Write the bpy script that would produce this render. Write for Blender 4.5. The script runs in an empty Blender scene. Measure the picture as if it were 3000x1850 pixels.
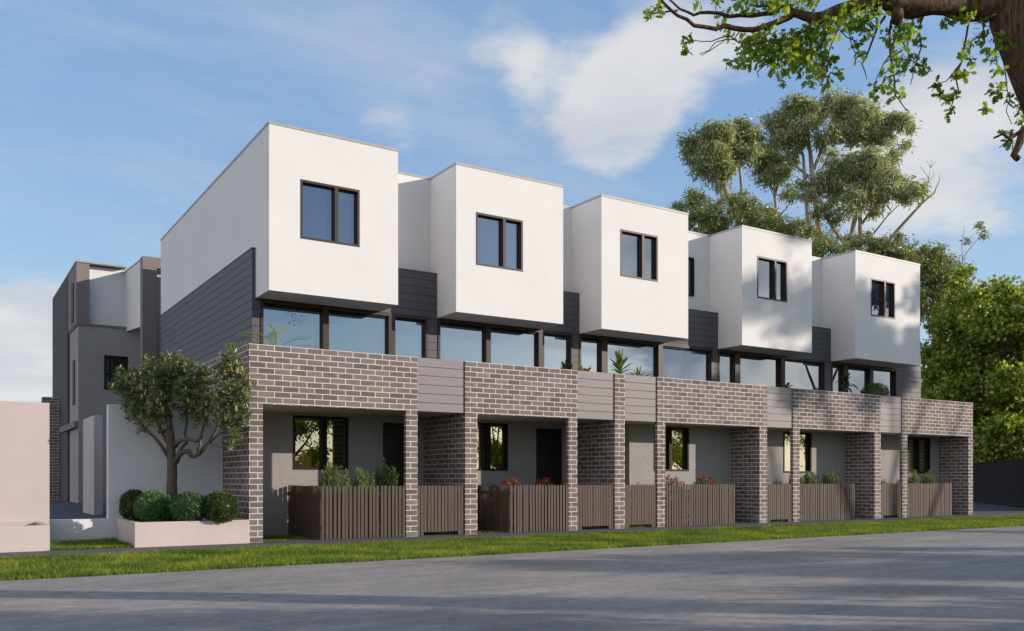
import bpy, math, random
import numpy as np
R = math.radians
rnd = random.Random(7)
npr = np.random.default_rng(11)
sc = bpy.context.scene
COL = sc.collection

# ------------------------------------------------------------------ survey: the camera's station, used to set out the place in metres
FPX, CXP, HYP, EYE = 2606.0, 1500.0, 1404.0, 1.3
YAW = math.atan2(4062, 2606)
FW = (math.cos(YAW), math.sin(YAW)); RT = (math.sin(YAW), -math.cos(YAW))
def at(px, py, d):
    u = (px - CXP) / FPX; v = (HYP - py) / FPX
    return np.array(((FW[0] + RT[0] * u) * d, (FW[1] + RT[1] * u) * d, EYE + v * d))

SUN = np.array((1.31, -1.0, 0.45)); SUN = SUN / np.linalg.norm(SUN)
SUN_EL = math.asin(SUN[2]); SUN_AZ = math.atan2(SUN[0], SUN[1])   # azimuth clockwise from +Y

# ------------------------------------------------------------------ object helpers
def tag(o, label=None, cat=None, group=None, kind=None):
    if label: o['label'] = label
    if cat: o['category'] = cat
    if group: o['group'] = group
    if kind: o['kind'] = kind
    return o
def thing(name, label, cat, loc=(0, 0, 0), group=None):
    o = bpy.data.objects.new(name, None); COL.objects.link(o)
    o.location = loc; o.empty_display_size = 0.2
    return tag(o, label, cat, group)
def wloc(o):
    p = np.zeros(3)
    while o is not None:
        p = p + np.array(o.location); o = o.parent
    return p
class MB:
    def __init__(s): s.v = []; s.f = []
    def add(s, vs, fs):
        b = len(s.v); s.v.extend([tuple(float(c) for c in q) for q in vs]); s.f.extend([tuple(i + b for i in f) for f in fs]); return s
    def box(s, x0, x1, y0, y1, z0, z1):
        return s.add([(x0, y0, z0), (x1, y0, z0), (x1, y1, z0), (x0, y1, z0), (x0, y0, z1), (x1, y0, z1), (x1, y1, z1), (x0, y1, z1)],
                     [(0, 3, 2, 1), (4, 5, 6, 7), (0, 1, 5, 4), (1, 2, 6, 5), (2, 3, 7, 6), (3, 0, 4, 7)])
    def prism(s, pts, off):
        n = len(pts); a = [np.array(p, float) for p in pts]; b = [p + np.array(off, float) for p in a]
        return s.add(a + b, [tuple(range(n - 1, -1, -1)), tuple(range(n, 2 * n))] + [(i, (i + 1) % n, n + (i + 1) % n, n + i) for i in range(n)])
    def tube(s, path, rad, n=6, cap=True, wob=0.0):
        P = [np.array(p, float) for p in path]; k = len(P)
        rad = [rad] * k if np.isscalar(rad) else list(rad)
        ref = None; vs = []
        for i in range(k):
            t = P[min(i + 1, k - 1)] - P[max(i - 1, 0)]; t = t / (np.linalg.norm(t) + 1e-9)
            if ref is None:
                ref = np.cross(t, (0.3, 0.9, 0.2)) if abs(t[1]) < 0.9 else np.cross(t, (1, 0, 0))
            ref = ref - t * np.dot(ref, t); ref = ref / (np.linalg.norm(ref) + 1e-9); b = np.cross(t, ref)
            for j in range(n):
                a = 2 * math.pi * j / n; rr = rad[i] * (1 + (rnd.uniform(-wob, wob) if wob else 0))
                vs.append(P[i] + (ref * math.cos(a) + b * math.sin(a)) * rr)
        fs = [(i * n + j, i * n + (j + 1) % n, (i + 1) * n + (j + 1) % n, (i + 1) * n + j) for i in range(k - 1) for j in range(n)]
        if cap: fs += [tuple(range(n - 1, -1, -1)), tuple(range((k - 1) * n, k * n))]
        return s.add(vs, fs)
    def wall(s, x0, x1, z0, z1, y0, y1, holes=()):
        """a wall along X (thickness y0..y1) with rectangular holes (x0,x1,z0,z1)"""
        xs = sorted({x0, x1, *[h[0] for h in holes], *[h[1] for h in holes]})
        xs = [x for x in xs if x0 <= x <= x1]
        for a, b in zip(xs[:-1], xs[1:]):
            m = (a + b) / 2; cuts = sorted([(h[2], h[3]) for h in holes if h[0] < m < h[1]])
            z = z0
            for c, d in cuts:
                if c > z: s.box(a, b, y0, y1, z, c)
                z = max(z, d)
            if z < z1: s.box(a, b, y0, y1, z, z1)
        return s
    def build(s, name, mat, parent=None, smooth=False, bevel=0):
        off = wloc(parent) if parent is not None else np.zeros(3)
        me = bpy.data.meshes.new(name)
        me.from_pydata([tuple(np.array(v) - off) for v in s.v], [], s.f)
        me.materials.append(mat)
        if smooth: me.shade_smooth()
        me.update()
        o = bpy.data.objects.new(name, me); COL.objects.link(o)
        if parent is not None: o.parent = parent
        if bevel:
            m = o.modifiers.new('Bevel', 'BEVEL'); m.width = bevel; m.segments = 2; m.limit_method = 'ANGLE'; m.angle_limit = R(50)
        return o
def np_mesh(name, V, nv, mat, parent=None, smooth=False):
    """V (N*nv,3): N separate polygons of nv corners"""
    off = wloc(parent) if parent is not None else np.zeros(3)
    V = np.ascontiguousarray((V - off).astype(np.float32)); N = len(V) // nv
    me = bpy.data.meshes.new(name)
    me.vertices.add(len(V)); me.vertices.foreach_set('co', V.ravel())
    me.loops.add(len(V)); me.loops.foreach_set('vertex_index', np.arange(len(V), dtype=np.int32))
    me.polygons.add(N); me.polygons.foreach_set('loop_start', np.arange(0, len(V), nv, dtype=np.int32))
    try: me.polygons.foreach_set('loop_total', np.full(N, nv, dtype=np.int32))
    except Exception: pass
    me.materials.append(mat); me.update(calc_edges=True); me.validate()
    o = bpy.data.objects.new(name, me); COL.objects.link(o)
    if parent is not None: o.parent = parent
    return o
def unit(v): return v / (np.linalg.norm(v, axis=-1, keepdims=True) + 1e-9)

# ------------------------------------------------------------------ materials
def mat(name, base=(0.5, 0.5, 0.5), rough=0.7, spec=0.3, metal=0.0):
    m = bpy.data.materials.new(name); m.use_nodes = True
    b = m.node_tree.nodes['Principled BSDF']
    b.inputs['Base Color'].default_value = (*base, 1); b.inputs['Roughness'].default_value = rough
    b.inputs['Specular IOR Level'].default_value = spec; b.inputs['Metallic'].default_value = metal
    return m, m.node_tree, b
def nd(t, kind, **kw):
    n = t.nodes.new(kind)
    for k, v in kw.items(): setattr(n, k, v)
    return n
def noise(t, vec, scale, detail=4, rough=0.55):
    n = nd(t, 'ShaderNodeTexNoise'); n.inputs['Scale'].default_value = scale; n.inputs['Detail'].default_value = detail
    n.inputs['Roughness'].default_value = rough
    if vec is not None: t.links.new(vec, n.inputs['Vector'])
    return n.outputs['Fac']
def ramp(t, fac, stops):
    n = nd(t, 'ShaderNodeValToRGB'); e = n.color_ramp.elements
    while len(e) > len(stops): e.remove(e[-1])
    while len(e) < len(stops): e.new(0.5)
    for q, (p, c) in zip(e, stops): q.position = p; q.color = (*c, 1) if len(c) == 3 else c
    t.links.new(fac, n.inputs['Fac']); return n.outputs['Color']
def bump(t, b, h, strength, dist):
    n = nd(t, 'ShaderNodeBump'); n.inputs['Strength'].default_value = strength; n.inputs['Distance'].default_value = dist
    t.links.new(h, n.inputs['Height']); t.links.new(n.outputs['Normal'], b.inputs['Normal'])
def mixc(t, fac, a, b, mode='MIX'):
    n = nd(t, 'ShaderNodeMix', data_type='RGBA', blend_type=mode)
    for s, v in ((0, fac), (6, a), (7, b)):
        if hasattr(v, 'default_value') or hasattr(v, 'is_linked'): t.links.new(v, n.inputs[s])
        else: n.inputs[s].default_value = v if s == 0 else (*v, 1)
    return n.outputs[2]
def pos(t, scale=(1, 1, 1)):
    g = nd(t, 'ShaderNodeNewGeometry'); m = nd(t, 'ShaderNodeMapping'); m.inputs['Scale'].default_value = scale
    t.links.new(g.outputs['Position'], m.inputs['Vector']); return m.outputs['Vector']
def mth(t, op, a, b=None):
    n = nd(t, 'ShaderNodeMath', operation=op)
    for i, v in enumerate((a, b)):
        if v is None: continue
        if isinstance(v, (int, float)): n.inputs[i].default_value = v
        else: t.links.new(v, n.inputs[i])
    return n.outputs[0]

def m_noisy(name, c1, c2, scale, rough=0.75, spec=0.25, bs=0.0, bsc=60, bd=0.01, sc3=(1, 1, 1)):
    m, t, b = mat(name, c1, rough, spec)
    v = pos(t, sc3)
    f = noise(t, v, scale, 6, 0.6)
    t.links.new(ramp(t, f, [(0.3, c1), (0.7, c2)]), b.inputs['Base Color'])
    if bs: bump(t, b, noise(t, v, bsc, 4, 0.6), bs, bd)
    return m
M = {}
M['white'] = m_noisy('white_render', (0.635, 0.63, 0.63), (0.675, 0.67, 0.67), 0.9, 0.85, 0.15, 0.12, 90, 0.004)
M['planter'] = m_noisy('planter_render', (0.475, 0.41, 0.395), (0.52, 0.45, 0.435), 1.3, 0.85, 0.15, 0.15, 70, 0.004)
M['stucco'] = m_noisy('grey_stucco', (0.285, 0.272, 0.265), (0.325, 0.31, 0.30), 2.5, 0.9, 0.15, 0.75, 26, 0.02)
M['taupe'] = m_noisy('taupe_render', (0.19, 0.165, 0.15), (0.22, 0.19, 0.175), 2.0, 0.85, 0.2, 0.2, 60, 0.005)
M['darkrender'] = m_noisy('charcoal_render', (0.075, 0.072, 0.075), (0.095, 0.09, 0.092), 2.0, 0.85, 0.2, 0.2, 60, 0.005)
M['cap'] = m_noisy('roof_flashing', (0.30, 0.30, 0.27), (0.35, 0.34, 0.31), 3.0, 0.5, 0.4)
M['ceiling'] = m_noisy('soffit_board', (0.52, 0.48, 0.45), (0.56, 0.52, 0.49), 1.5, 0.85, 0.2)
M['clad'] = m_noisy('slate_weatherboard', (0.074, 0.074, 0.086), (0.092, 0.09, 0.10), 5.0, 0.6, 0.35, 0.10, 40, 0.004, (0.15, 0.15, 6))
M['slat'] = m_noisy('mauve_grey_board', (0.205, 0.185, 0.19), (0.235, 0.212, 0.217), 5.0, 0.6, 0.35, 0.10, 40, 0.004, (0.15, 0.15, 6))
M['frame'] = mat('bronze_aluminium', (0.042, 0.027, 0.02), 0.5, 0.3)[0]
M['blackframe'] = mat('black_aluminium', (0.010, 0.010, 0.011), 0.6, 0.2)[0]
M['door'] = m_noisy('black_timber_door', (0.010, 0.010, 0.011), (0.016, 0.015, 0.015), 4, 0.45, 0.4, 0.3, 30, 0.004, (6, 6, 0.2))
M['picket'] = m_noisy('brown_picket', (0.068, 0.048, 0.039), (0.092, 0.066, 0.055), 3.0, 0.65, 0.3, 0.1, 50, 0.003, (6, 6, 0.5))
M['colorbond'] = m_noisy('charcoal_steel_fence', (0.030, 0.029, 0.028), (0.038, 0.037, 0.036), 1.0, 0.85, 0.1)
M['paving'] = m_noisy('dark_paving', (0.075, 0.075, 0.085), (0.115, 0.112, 0.12), 6.0, 0.8, 0.3, 0.3, 40, 0.006)
M['terrace'] = m_noisy('dark_terrace', (0.05, 0.05, 0.06), (0.07, 0.07, 0.08), 3.0, 0.7, 0.3)
M['soil'] = m_noisy('soil', (0.035, 0.03, 0.018), (0.06, 0.055, 0.03), 8.0, 0.95, 0.1, 0.5, 30, 0.02)
M['ground'] = m_noisy('dry_ground', (0.05, 0.075, 0.025), (0.09, 0.10, 0.045), 0.6, 0.95, 0.1)
M['turf'] = m_noisy('turf_base', (0.03, 0.055, 0.012), (0.055, 0.075, 0.02), 5.0, 0.95, 0.1)
M['pot'] = mat('charcoal_pot', (0.06, 0.06, 0.062), 0.6, 0.4)[0]

def brick():
    m, t, b = mat('grey_brick', (0.15, 0.13, 0.13), 0.85, 0.2)
    g = nd(t, 'ShaderNodeNewGeometry')
    sp = nd(t, 'ShaderNodeSeparateXYZ'); t.links.new(g.outputs['Position'], sp.inputs[0])
    sn = nd(t, 'ShaderNodeSeparateXYZ'); t.links.new(g.outputs['True Normal'], sn.inputs[0])
    fx = mth(t, 'GREATER_THAN', mth(t, 'ABSOLUTE', sn.outputs[0]), 0.6)
    ux = mth(t, 'ADD', sp.outputs[0], 0.088); uy = mth(t, 'ADD', sp.outputs[1], 0.10)
    mx = nd(t, 'ShaderNodeMix', data_type='FLOAT')
    t.links.new(fx, mx.inputs[0]); t.links.new(ux, mx.inputs[2]); t.links.new(uy, mx.inputs[3])
    cb = nd(t, 'ShaderNodeCombineXYZ'); t.links.new(mx.outputs[0], cb.inputs[0]); t.links.new(mth(t, 'ADD', sp.outputs[2], 0.0035), cb.inputs[1])
    # slight wander of the joints
    nv = nd(t, 'ShaderNodeTexNoise'); nv.inputs['Scale'].default_value = 9; t.links.new(g.outputs['Position'], nv.inputs['Vector'])
    vs = nd(t, 'ShaderNodeVectorMath', operation='SCALE'); vs.inputs['Scale'].default_value = 0.006
    sb = nd(t, 'ShaderNodeVectorMath', operation='SUBTRACT'); t.links.new(nv.outputs['Color'], sb.inputs[0]); sb.inputs[1].default_value = (0.5, 0.5, 0.5)
    t.links.new(sb.outputs[0], vs.inputs[0])
    ad = nd(t, 'ShaderNodeVectorMath', operation='ADD'); t.links.new(cb.outputs[0], ad.inputs[0]); t.links.new(vs.outputs[0], ad.inputs[1])
    br = nd(t, 'ShaderNodeTexBrick'); t.links.new(ad.outputs[0], br.inputs['Vector'])
    br.offset = 0.5; br.squash = 1.0
    br.inputs['Scale'].default_value = 1.0; br.inputs['Brick Width'].default_value = 0.3463; br.inputs['Row Height'].default_value = 0.11947
    br.inputs['Mortar Size'].default_value = 0.0095; br.inputs['Mortar Smooth'].default_value = 0.15; br.inputs['Bias'].default_value = -0.1
    br.inputs['Color1'].default_value = (0.205, 0.178, 0.168, 1); br.inputs['Color2'].default_value = (0.118, 0.096, 0.089, 1)
    br.inputs['Mortar'].default_value = (0.66, 0.595, 0.555, 1)
    f = noise(t, g.outputs['Position'], 28, 6, 0.65); f2 = noise(t, g.outputs['Position'], 3.1, 3, 0.5)
    c = mixc(t, 0.8, br.outputs['Color'], ramp(t, f, [(0.25, (0.80, 0.80, 0.82)), (0.75, (1.15, 1.13, 1.12))]), 'MULTIPLY')
    c = mixc(t, 0.6, c, ramp(t, f2, [(0.3, (0.86, 0.86, 0.87)), (0.7, (1.1, 1.1, 1.1))]), 'MULTIPLY')
    t.links.new(c, b.inputs['Base Color'])
    h = mth(t, 'ADD', mth(t, 'MULTIPLY', br.outputs['Fac'], -0.6), mth(t, 'MULTIPLY', f, 0.35))
    bump(t, b, h, 0.6, 0.008)
    return m
M['brick'] = brick()

def glass(name, refl, tint, under):
    m = bpy.data.materials.new(name); m.use_nodes = True; t = m.node_tree; t.nodes.clear()
    o = nd(t, 'ShaderNodeOutputMaterial'); mx = nd(t, 'ShaderNodeMixShader'); gl = nd(t, 'ShaderNodeBsdfGlossy'); df = nd(t, 'ShaderNodeBsdfDiffuse')
    gl.inputs['Roughness'].default_value = 0.0; gl.inputs['Color'].default_value = (*tint, 1); df.inputs['Color'].default_value = (*under, 1)
    fr = nd(t, 'ShaderNodeFresnel'); fr.inputs['IOR'].default_value = 1.55
    fac = mth(t, 'ADD', mth(t, 'MULTIPLY', fr.outputs[0], 0.7), refl)
    g = nd(t, 'ShaderNodeNewGeometry')
    nn = nd(t, 'ShaderNodeTexNoise'); nn.inputs['Scale'].default_value = 0.9; nn.inputs['Detail'].default_value = 1; t.links.new(g.outputs['Position'], nn.inputs['Vector'])
    bp = nd(t, 'ShaderNodeBump'); bp.inputs['Strength'].default_value = 0.05; bp.inputs['Distance'].default_value = 0.01
    t.links.new(nn.outputs['Fac'], bp.inputs['Height']); t.links.new(bp.outputs[0], gl.inputs['Normal'])
    t.links.new(fac, mx.inputs[0]); t.links.new(df.outputs[0], mx.inputs[1]); t.links.new(gl.outputs[0], mx.inputs[2]); t.links.new(mx.outputs[0], o.inputs[0])
    return m
M['glass_band'] = glass('tinted_window_glass', 0.25, (0.82, 0.9, 1.0), (0.02, 0.03, 0.045))
M['glass_upper'] = glass('dark_window_glass', 0.20, (0.8, 0.88, 1.0), (0.012, 0.022, 0.05))
M['glass_ground'] = glass('olive_window_glass', 0.34, (0.98, 0.97, 0.82), (0.05, 0.042, 0.008))
M['glass_rear'] = glass('rear_window_glass', 0.10, (0.8, 0.85, 1.0), (0.01, 0.012, 0.016))

def leafmat(name, stops, trans=0.35, rough=0.45, spec=0.35, tint=(1.25, 1.3, 0.6), patch=None):
    m, t, b = mat(name, stops[0], rough, spec)
    g = nd(t, 'ShaderNodeNewGeometry')
    n = len(stops)
    c = ramp(t, g.outputs['Random Per Island'], [(i / max(1, n - 1), s) for i, s in enumerate(stops)])
    if patch:
        f = noise(t, g.outputs['Position'], 0.9, 6, 0.65)
        c = mixc(t, 1.0, c, ramp(t, f, [(0.34, (0.50, 0.56, 0.52)), (0.48, (0.95, 0.97, 0.95)), (0.60, (1.5, 1.28, 0.95)), (0.70, (2.3, 1.5, 1.2))]), 'MULTIPLY')
    else:
        f = noise(t, g.outputs['Position'], 1.3, 3)
        c = mixc(t, 0.7, c, ramp(t, f, [(0.3, (0.8, 0.82, 0.8)), (0.7, (1.18, 1.15, 1.05))]), 'MULTIPLY')
    t.links.new(c, b.inputs['Base Color'])
    tr = nd(t, 'ShaderNodeBsdfTranslucent'); t.links.new(mixc(t, 1.0, c, tint, 'MULTIPLY'), tr.inputs['Color'])
    mx = nd(t, 'ShaderNodeMixShader'); mx.inputs[0].default_value = trans
    t.links.new(b.outputs[0], mx.inputs[1]); t.links.new(tr.outputs[0], mx.inputs[2])
    t.links.new(mx.outputs[0], t.nodes['Material Output'].inputs[0])
    return m
M['euc'] = leafmat('eucalyptus_leaf', [(0.16, 0.19, 0.10), (0.26, 0.29, 0.155), (0.37, 0.40, 0.24), (0.56, 0.57, 0.42)], 0.45, 0.4, 0.5)
M['euc2'] = leafmat('young_eucalyptus_leaf', [(0.11, 0.155, 0.045), (0.18, 0.225, 0.07), (0.25, 0.28, 0.10), (0.37, 0.36, 0.16)], 0.3, 0.4, 0.5)
M['maple'] = leafmat('maple_leaf', [(0.095, 0.155, 0.02), (0.18, 0.25, 0.034), (0.29, 0.36, 0.06), (0.50, 0.50, 0.20)], 0.52, 0.45, 0.35)
M['oak'] = leafmat('oak_leaf', [(0.10, 0.165, 0.02), (0.165, 0.24, 0.028), (0.23, 0.31, 0.038), (0.34, 0.37, 0.065)], 0.66, 0.45, 0.35)
M['banksia'] = leafmat('banksia_leaf', [(0.075, 0.105, 0.035), (0.125, 0.16, 0.055), (0.185, 0.22, 0.08), (0.45, 0.46, 0.34)], 0.32, 0.35, 0.6)
M['box_dark'] = leafmat('dark_box_leaf', [(0.03, 0.055, 0.012), (0.055, 0.09, 0.02), (0.10, 0.135, 0.035)], 0.25, 0.4, 0.45)
M['box_mid'] = leafmat('mid_box_leaf', [(0.04, 0.085, 0.035), (0.07, 0.13, 0.06), (0.13, 0.20, 0.10)], 0.25, 0.4, 0.45)
M['box_light'] = leafmat('light_box_leaf', [(0.045, 0.13, 0.045), (0.08, 0.20, 0.07), (0.15, 0.30, 0.11)], 0.25, 0.4, 0.45)
M['conifer'] = leafmat('rosemary_leaf', [(0.09, 0.14, 0.045), (0.17, 0.23, 0.08), (0.27, 0.33, 0.14)], 0.3, 0.5, 0.3)
M['palm'] = leafmat('palm_leaf', [(0.16, 0.21, 0.02), (0.22, 0.26, 0.03), (0.28, 0.30, 0.05)], 0.4, 0.4, 0.4)
M['cordy'] = leafmat('dracaena_leaf', [(0.06, 0.10, 0.02), (0.13, 0.19, 0.04), (0.24, 0.27, 0.08)], 0.3, 0.35, 0.5)
M['dark_leaf'] = leafmat('dark_dracaena_leaf', [(0.015, 0.025, 0.01), (0.03, 0.045, 0.015)], 0.2, 0.35, 0.5)
M['red'] = leafmat('red_flower', [(0.35, 0.02, 0.012), (0.5, 0.04, 0.02), (0.55, 0.09, 0.03)], 0.3, 0.6, 0.2, (1.1, 0.8, 0.7))
M['spike'] = m_noisy('banksia_flower', (0.30, 0.24, 0.07), (0.42, 0.35, 0.14), 40, 0.9, 0.1, 0.8, 120, 0.01)
M['spike_old'] = m_noisy('old_banksia_flower', (0.26, 0.11, 0.03), (0.38, 0.18, 0.06), 40, 0.9, 0.1, 0.8, 120, 0.01)
M['grass'] = leafmat('grass_blade', [(0.07, 0.135, 0.018), (0.115, 0.195, 0.026), (0.17, 0.255, 0.042), (0.29, 0.31, 0.085)], 0.4, 0.6, 0.2, (1.25, 1.3, 0.6), True)
def bark(name, c1, c2, sc3, scale=6, bs=0.8, bd=0.03):
    return m_noisy(name, c1, c2, scale, 0.9, 0.15, bs, scale * 2.2, bd, sc3)
M['bark_euc'] = bark('eucalyptus_bark', (0.30, 0.235, 0.18), (0.52, 0.43, 0.34), (3, 3, 0.6), 3, 0.3)
M['bark_dead'] = bark('bleached_branch', (0.24, 0.19, 0.15), (0.38, 0.31, 0.25), (3, 3, 1), 3, 0.3)
M['bark_oak'] = bark('oak_bark', (0.036, 0.023, 0.015), (0.25, 0.16, 0.10), (3.2, 3.2, 0.55), 9, 1.0, 0.06)
M['bark_banksia'] = bark('banksia_bark', (0.085, 0.068, 0.052), (0.17, 0.135, 0.105), (1, 1, 0.7), 26, 0.9, 0.02)
M['bark_dark'] = bark('dark_bark', (0.05, 0.04, 0.03), (0.10, 0.08, 0.06), (3, 3, 0.6), 4, 0.5)

def asphalt():
    m, t, b = mat('asphalt', (0.16, 0.16, 0.165), 0.75, 0.4)
    v = pos(t)
    a = noise(t, v, 0.55, 5, 0.6); c = noise(t, v, 55, 3, 0.7); d = noise(t, pos(t, (0.25, 1.6, 1)), 1.4, 5, 0.6)
    col = ramp(t, a, [(0.3, (0.235, 0.217, 0.20)), (0.7, (0.33, 0.304, 0.28))])
    col = mixc(t, 0.55, col, ramp(t, c, [(0.32, (0.45, 0.45, 0.45)), (0.68, (1.5, 1.5, 1.5))]), 'MULTIPLY')
    col = mixc(t, 0.8, col, ramp(t, d, [(0.32, (0.76, 0.76, 0.77)), (0.7, (1.16, 1.15, 1.14))]), 'MULTIPLY')
    e = noise(t, v, 7.0, 6, 0.7)
    col = mixc(t, 0.5, col, ramp(t, e, [(0.34, (0.62, 0.62, 0.62)), (0.5, (1, 1, 1)), (0.68, (1.38, 1.37, 1.35))]), 'MULTIPLY')
    vo = nd(t, 'ShaderNodeTexVoronoi'); vo.inputs['Scale'].default_value = 0.55; t.links.new(v, vo.inputs['Vector'])
    spot = mth(t, 'MULTIPLY', mth(t, 'LESS_THAN', vo.outputs['Distance'], 0.11), mth(t, 'GREATER_THAN', noise(t, v, 14, 3), 0.53))
    col = mixc(t, mth(t, 'MULTIPLY', spot, 0.5), col, (0.20, 0.17, 0.08))
    t.links.new(col, b.inputs['Base Color'])
    bump(t, b, c, 0.35, 0.006)
    return m
M['asphalt'] = asphalt()

# ------------------------------------------------------------------ ground
def struct(name, mb, m): return tag(mb.build(name, m), kind='structure')
struct('ground', MB().box(-300, 500, -300, 500, -0.6, -0.075), M['ground'])
def wavy_sheet(x0, x1, ylo, yhi, z, wlo=0.0, whi=0.0, step=0.35):
    n = int((x1 - x0) / step); mb = MB(); vs = []
    for i in range(n + 1):
        x = x0 + (x1 - x0) * i / n
        w = lambda s: 0.5 * math.sin(x * 1.7 + s) + 0.3 * math.sin(x * 4.3 + 2 * s) + 0.35 * math.sin(x * 9.1 + s)
        vs += [(x, ylo + wlo * w(1.0), z), (x, yhi + whi * w(2.3), z)]
    mb.add(vs, [(2 * i, 2 * i + 2, 2 * i + 3, 2 * i + 1) for i in range(n)])
    return mb
struct('road', wavy_sheet(-60, 220, 3.95, 13.28, -0.02), M['asphalt'])
struct('verge', wavy_sheet(-60, 220, 13.0, 17.2, -0.03), M['turf'])
struct('near_verge', wavy_sheet(-60, 220, -14, 4.1, -0.03), M['turf'])
struct('footpath', wavy_sheet(-60, 220, 16.75, 18.6, 0.0, 0.07), M['paving'])
struct('driveway', MB().add([(31.6, 18.59, 0.0), (90, 18.59, 0.0), (90, 70, 0.0), (31.6, 70, 0.0)], [(0, 1, 2, 3)]), M['paving'])
struct('lawn', MB().box(5.4, 31.2, 18.25, 20.4, -0.07, -0.022).box(1.6, 3.2, 18.08, 20.3, -0.07, 0.004), M['turf'])
struct('terrace', MB().box(-12, 5.27, 20.36, 60, -0.07, 0.45), M['terrace'])

# ------------------------------------------------------------------ townhouses
YF, YS, YW, YB, YR = 18.13, 18.24, 19.81, 29.6, 20.17
ZL, ZP, ZC, ZT, ZX = 2.835, 4.062, 6.447, 8.91, 5.345
def boards_x(mb, x0, x1, y0, y1, z0, z1, pitch, gap=0.014, top=True):
    z = z1
    while z > z0 + 0.02:
        a = max(z0, z - pitch + gap)
        mb.box(x0, x1, y0, y1, a, z if z == z1 else z)
        z -= pitch
def brick_mesh(cfg):
    mb = MB(); yb = cfg['yparty']
    for kind, a, b in cfg['brick']:
        if kind == 'post': mb.box(a, b, YF, YS, -0.06, ZP)
        elif kind == 'party': mb.box(a, b, YF, yb if not cfg.get('py') else cfg['py'], -0.06, ZP if b - a < 0.4 else ZP)
        elif kind == 'lintel': mb.box(a, b, YF, YS, ZL, ZP)
        elif kind == 'side': mb.box(a, b, YS, YB, -0.06, ZP)
    return mb
def window(parent, x0, x1, z0, z1, y, mullions, fm, gm, fw=0.05, mw=0.045, depth=0.10, proud=0.012, topw=None):
    """frame (mesh) > pane: outer frame from y-proud to y+depth, glass at y+depth-0.02"""
    tw = fw if topw is None else topw
    ya, yb = y - proud, y + depth
    f = MB(); f.box(x0, x0 + fw, ya, yb, z0, z1); f.box(x1 - fw, x1, ya, yb, z0, z1)
    f.box(x0 + fw, x1 - fw, ya, yb, z0, z0 + fw); f.box(x0 + fw, x1 - fw, ya, yb, z1 - tw, z1)
    for a, b in mullions: f.box(a, b, ya + 0.004, yb, z0 + fw, z1 - tw)
    fo = f.build('window', fm, parent)
    p = MB(); p.box(x0 + fw * 0.5, x1 - fw * 0.5, yb - 0.03, yb - 0.015, z0 + fw * 0.5, z1 - tw * 0.5)
    pa = p.build('pane', gm, fo)
    return fo
UN = [
 dict(x0=5.275, x1=10.33, yb=20.27, yparty=20.27, core=(5.84, 10.479), box=(5.905, 8.937), win=(6.596, 7.98, 6.552, 7.847), mul=(7.39, 7.47),
      brick=[('post', 5.275, 5.557), ('lintel', 5.557, 8.80), ('post', 8.80, 9.086), ('side', 5.275, 5.39)], slat=[(9.086, 10.33)],
      gwin=(6.92, 8.293, 1.522, 2.79), gmul=(7.63, 7.755), door=(9.206, 10.12), wall=(5.39, 10.33, 20.27),
      band=(6.02, 10.21), bmul=[(7.478, 7.622), (9.146, 9.321)], clad=(5.826, 10.489),
      label='townhouse at the near left end, its slate weatherboard side wall in view'),
 dict(x0=10.33, x1=14.828, yb=20.27, yparty=20.27, core=(10.479, 14.943), box=(10.479, 13.671), win=(11.033, 12.41, 6.553, 7.849), mul=(11.82, 11.90),
      brick=[('party', 10.33, 10.66), ('lintel', 10.66, 13.328), ('post', 13.328, 13.602)], slat=[(13.602, 14.828)],
      gwin=(11.495, 12.868, 1.522, 2.79), gmul=(12.197, 12.33), door=(13.797, 14.70), wall=(10.66, 14.828, 20.27),
      band=(10.50, 14.70), bmul=[(11.91, 12.05), (13.56, 13.74)], clad=(10.489, 14.93),
      label='second townhouse from the left, just left of the narrow brick pier'),
 dict(x0=14.828, x1=20.626, yb=19.26, yparty=20.27, core=(14.943, 20.326), box=(14.943, 18.116), win=(15.594, 16.956, 6.836, 8.125), mul=(16.376, 16.456),
      brick=[('party', 14.828, 15.165), ('post', 16.304, 16.594), ('lintel', 16.594, 20.298), ('party2', 20.298, 20.626)], slat=[(15.165, 16.304)],
      gwin=(17.185, 18.554, 1.53, 2.81), gmul=(17.78, 17.88), door=(15.25, 16.1), wall=(16.277, 20.298, 19.26), rec=(15.165, 16.277),
      band=(14.93, 20.08), bmul=[(15.72, 15.93), (17.85, 18.02)], clad=(14.93, 20.32), rwin=(18.9, 19.59, 6.95, 8.13),
      label='middle townhouse of the five, with a large dracaena on its balcony'),
 dict(x0=20.626, x1=26.089, yb=19.26, yparty=19.26, core=(20.326, 25.73), box=(20.326, 23.516), win=(20.982, 22.34, 6.838, 8.125), mul=(21.771, 21.848),
      brick=[('post', 21.775, 22.075), ('lintel', 22.075, 25.754), ('party2', 25.754, 26.089)], slat=[(20.626, 21.775)],
      gwin=(22.664, 24.03, 1.50, 2.81), gmul=(23.26, 23.36), door=(20.7, 21.5), wall=(21.70, 25.754, 19.26), rec=(20.626, 21.70),
      band=(20.32, 25.42), bmul=[(21.06, 21.29), (23.2, 23.39)], clad=(20.32, 25.75),
      label='fourth townhouse from the left, beside the right end house'),
 dict(x0=26.089, x1=31.5, yb=19.26, yparty=19.26, core=(25.73, 30.93), box=(25.73, 29.362), win=(26.547, 27.906, 6.842, 8.125), mul=(27.303, 27.389),
      brick=[('post', 27.266, 27.554), ('lintel', 27.554, 31.208), ('party2', 31.208, 31.5)], slat=[(26.089, 27.266)],
      gwin=(29.28, 30.65, 1.50, 2.81), gmul=(29.9, 30.0), door=(26.2, 27.0), wall=(27.19, 31.208, 19.26), rec=(26.089, 27.19),
      band=(25.75, 29.43), bmul=[(26.41, 26.66), (27.87, 28.06)], clad=(25.75, 30.94),
      label='townhouse at the far right end, a clipped ball plant on its balcony'),
]
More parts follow.
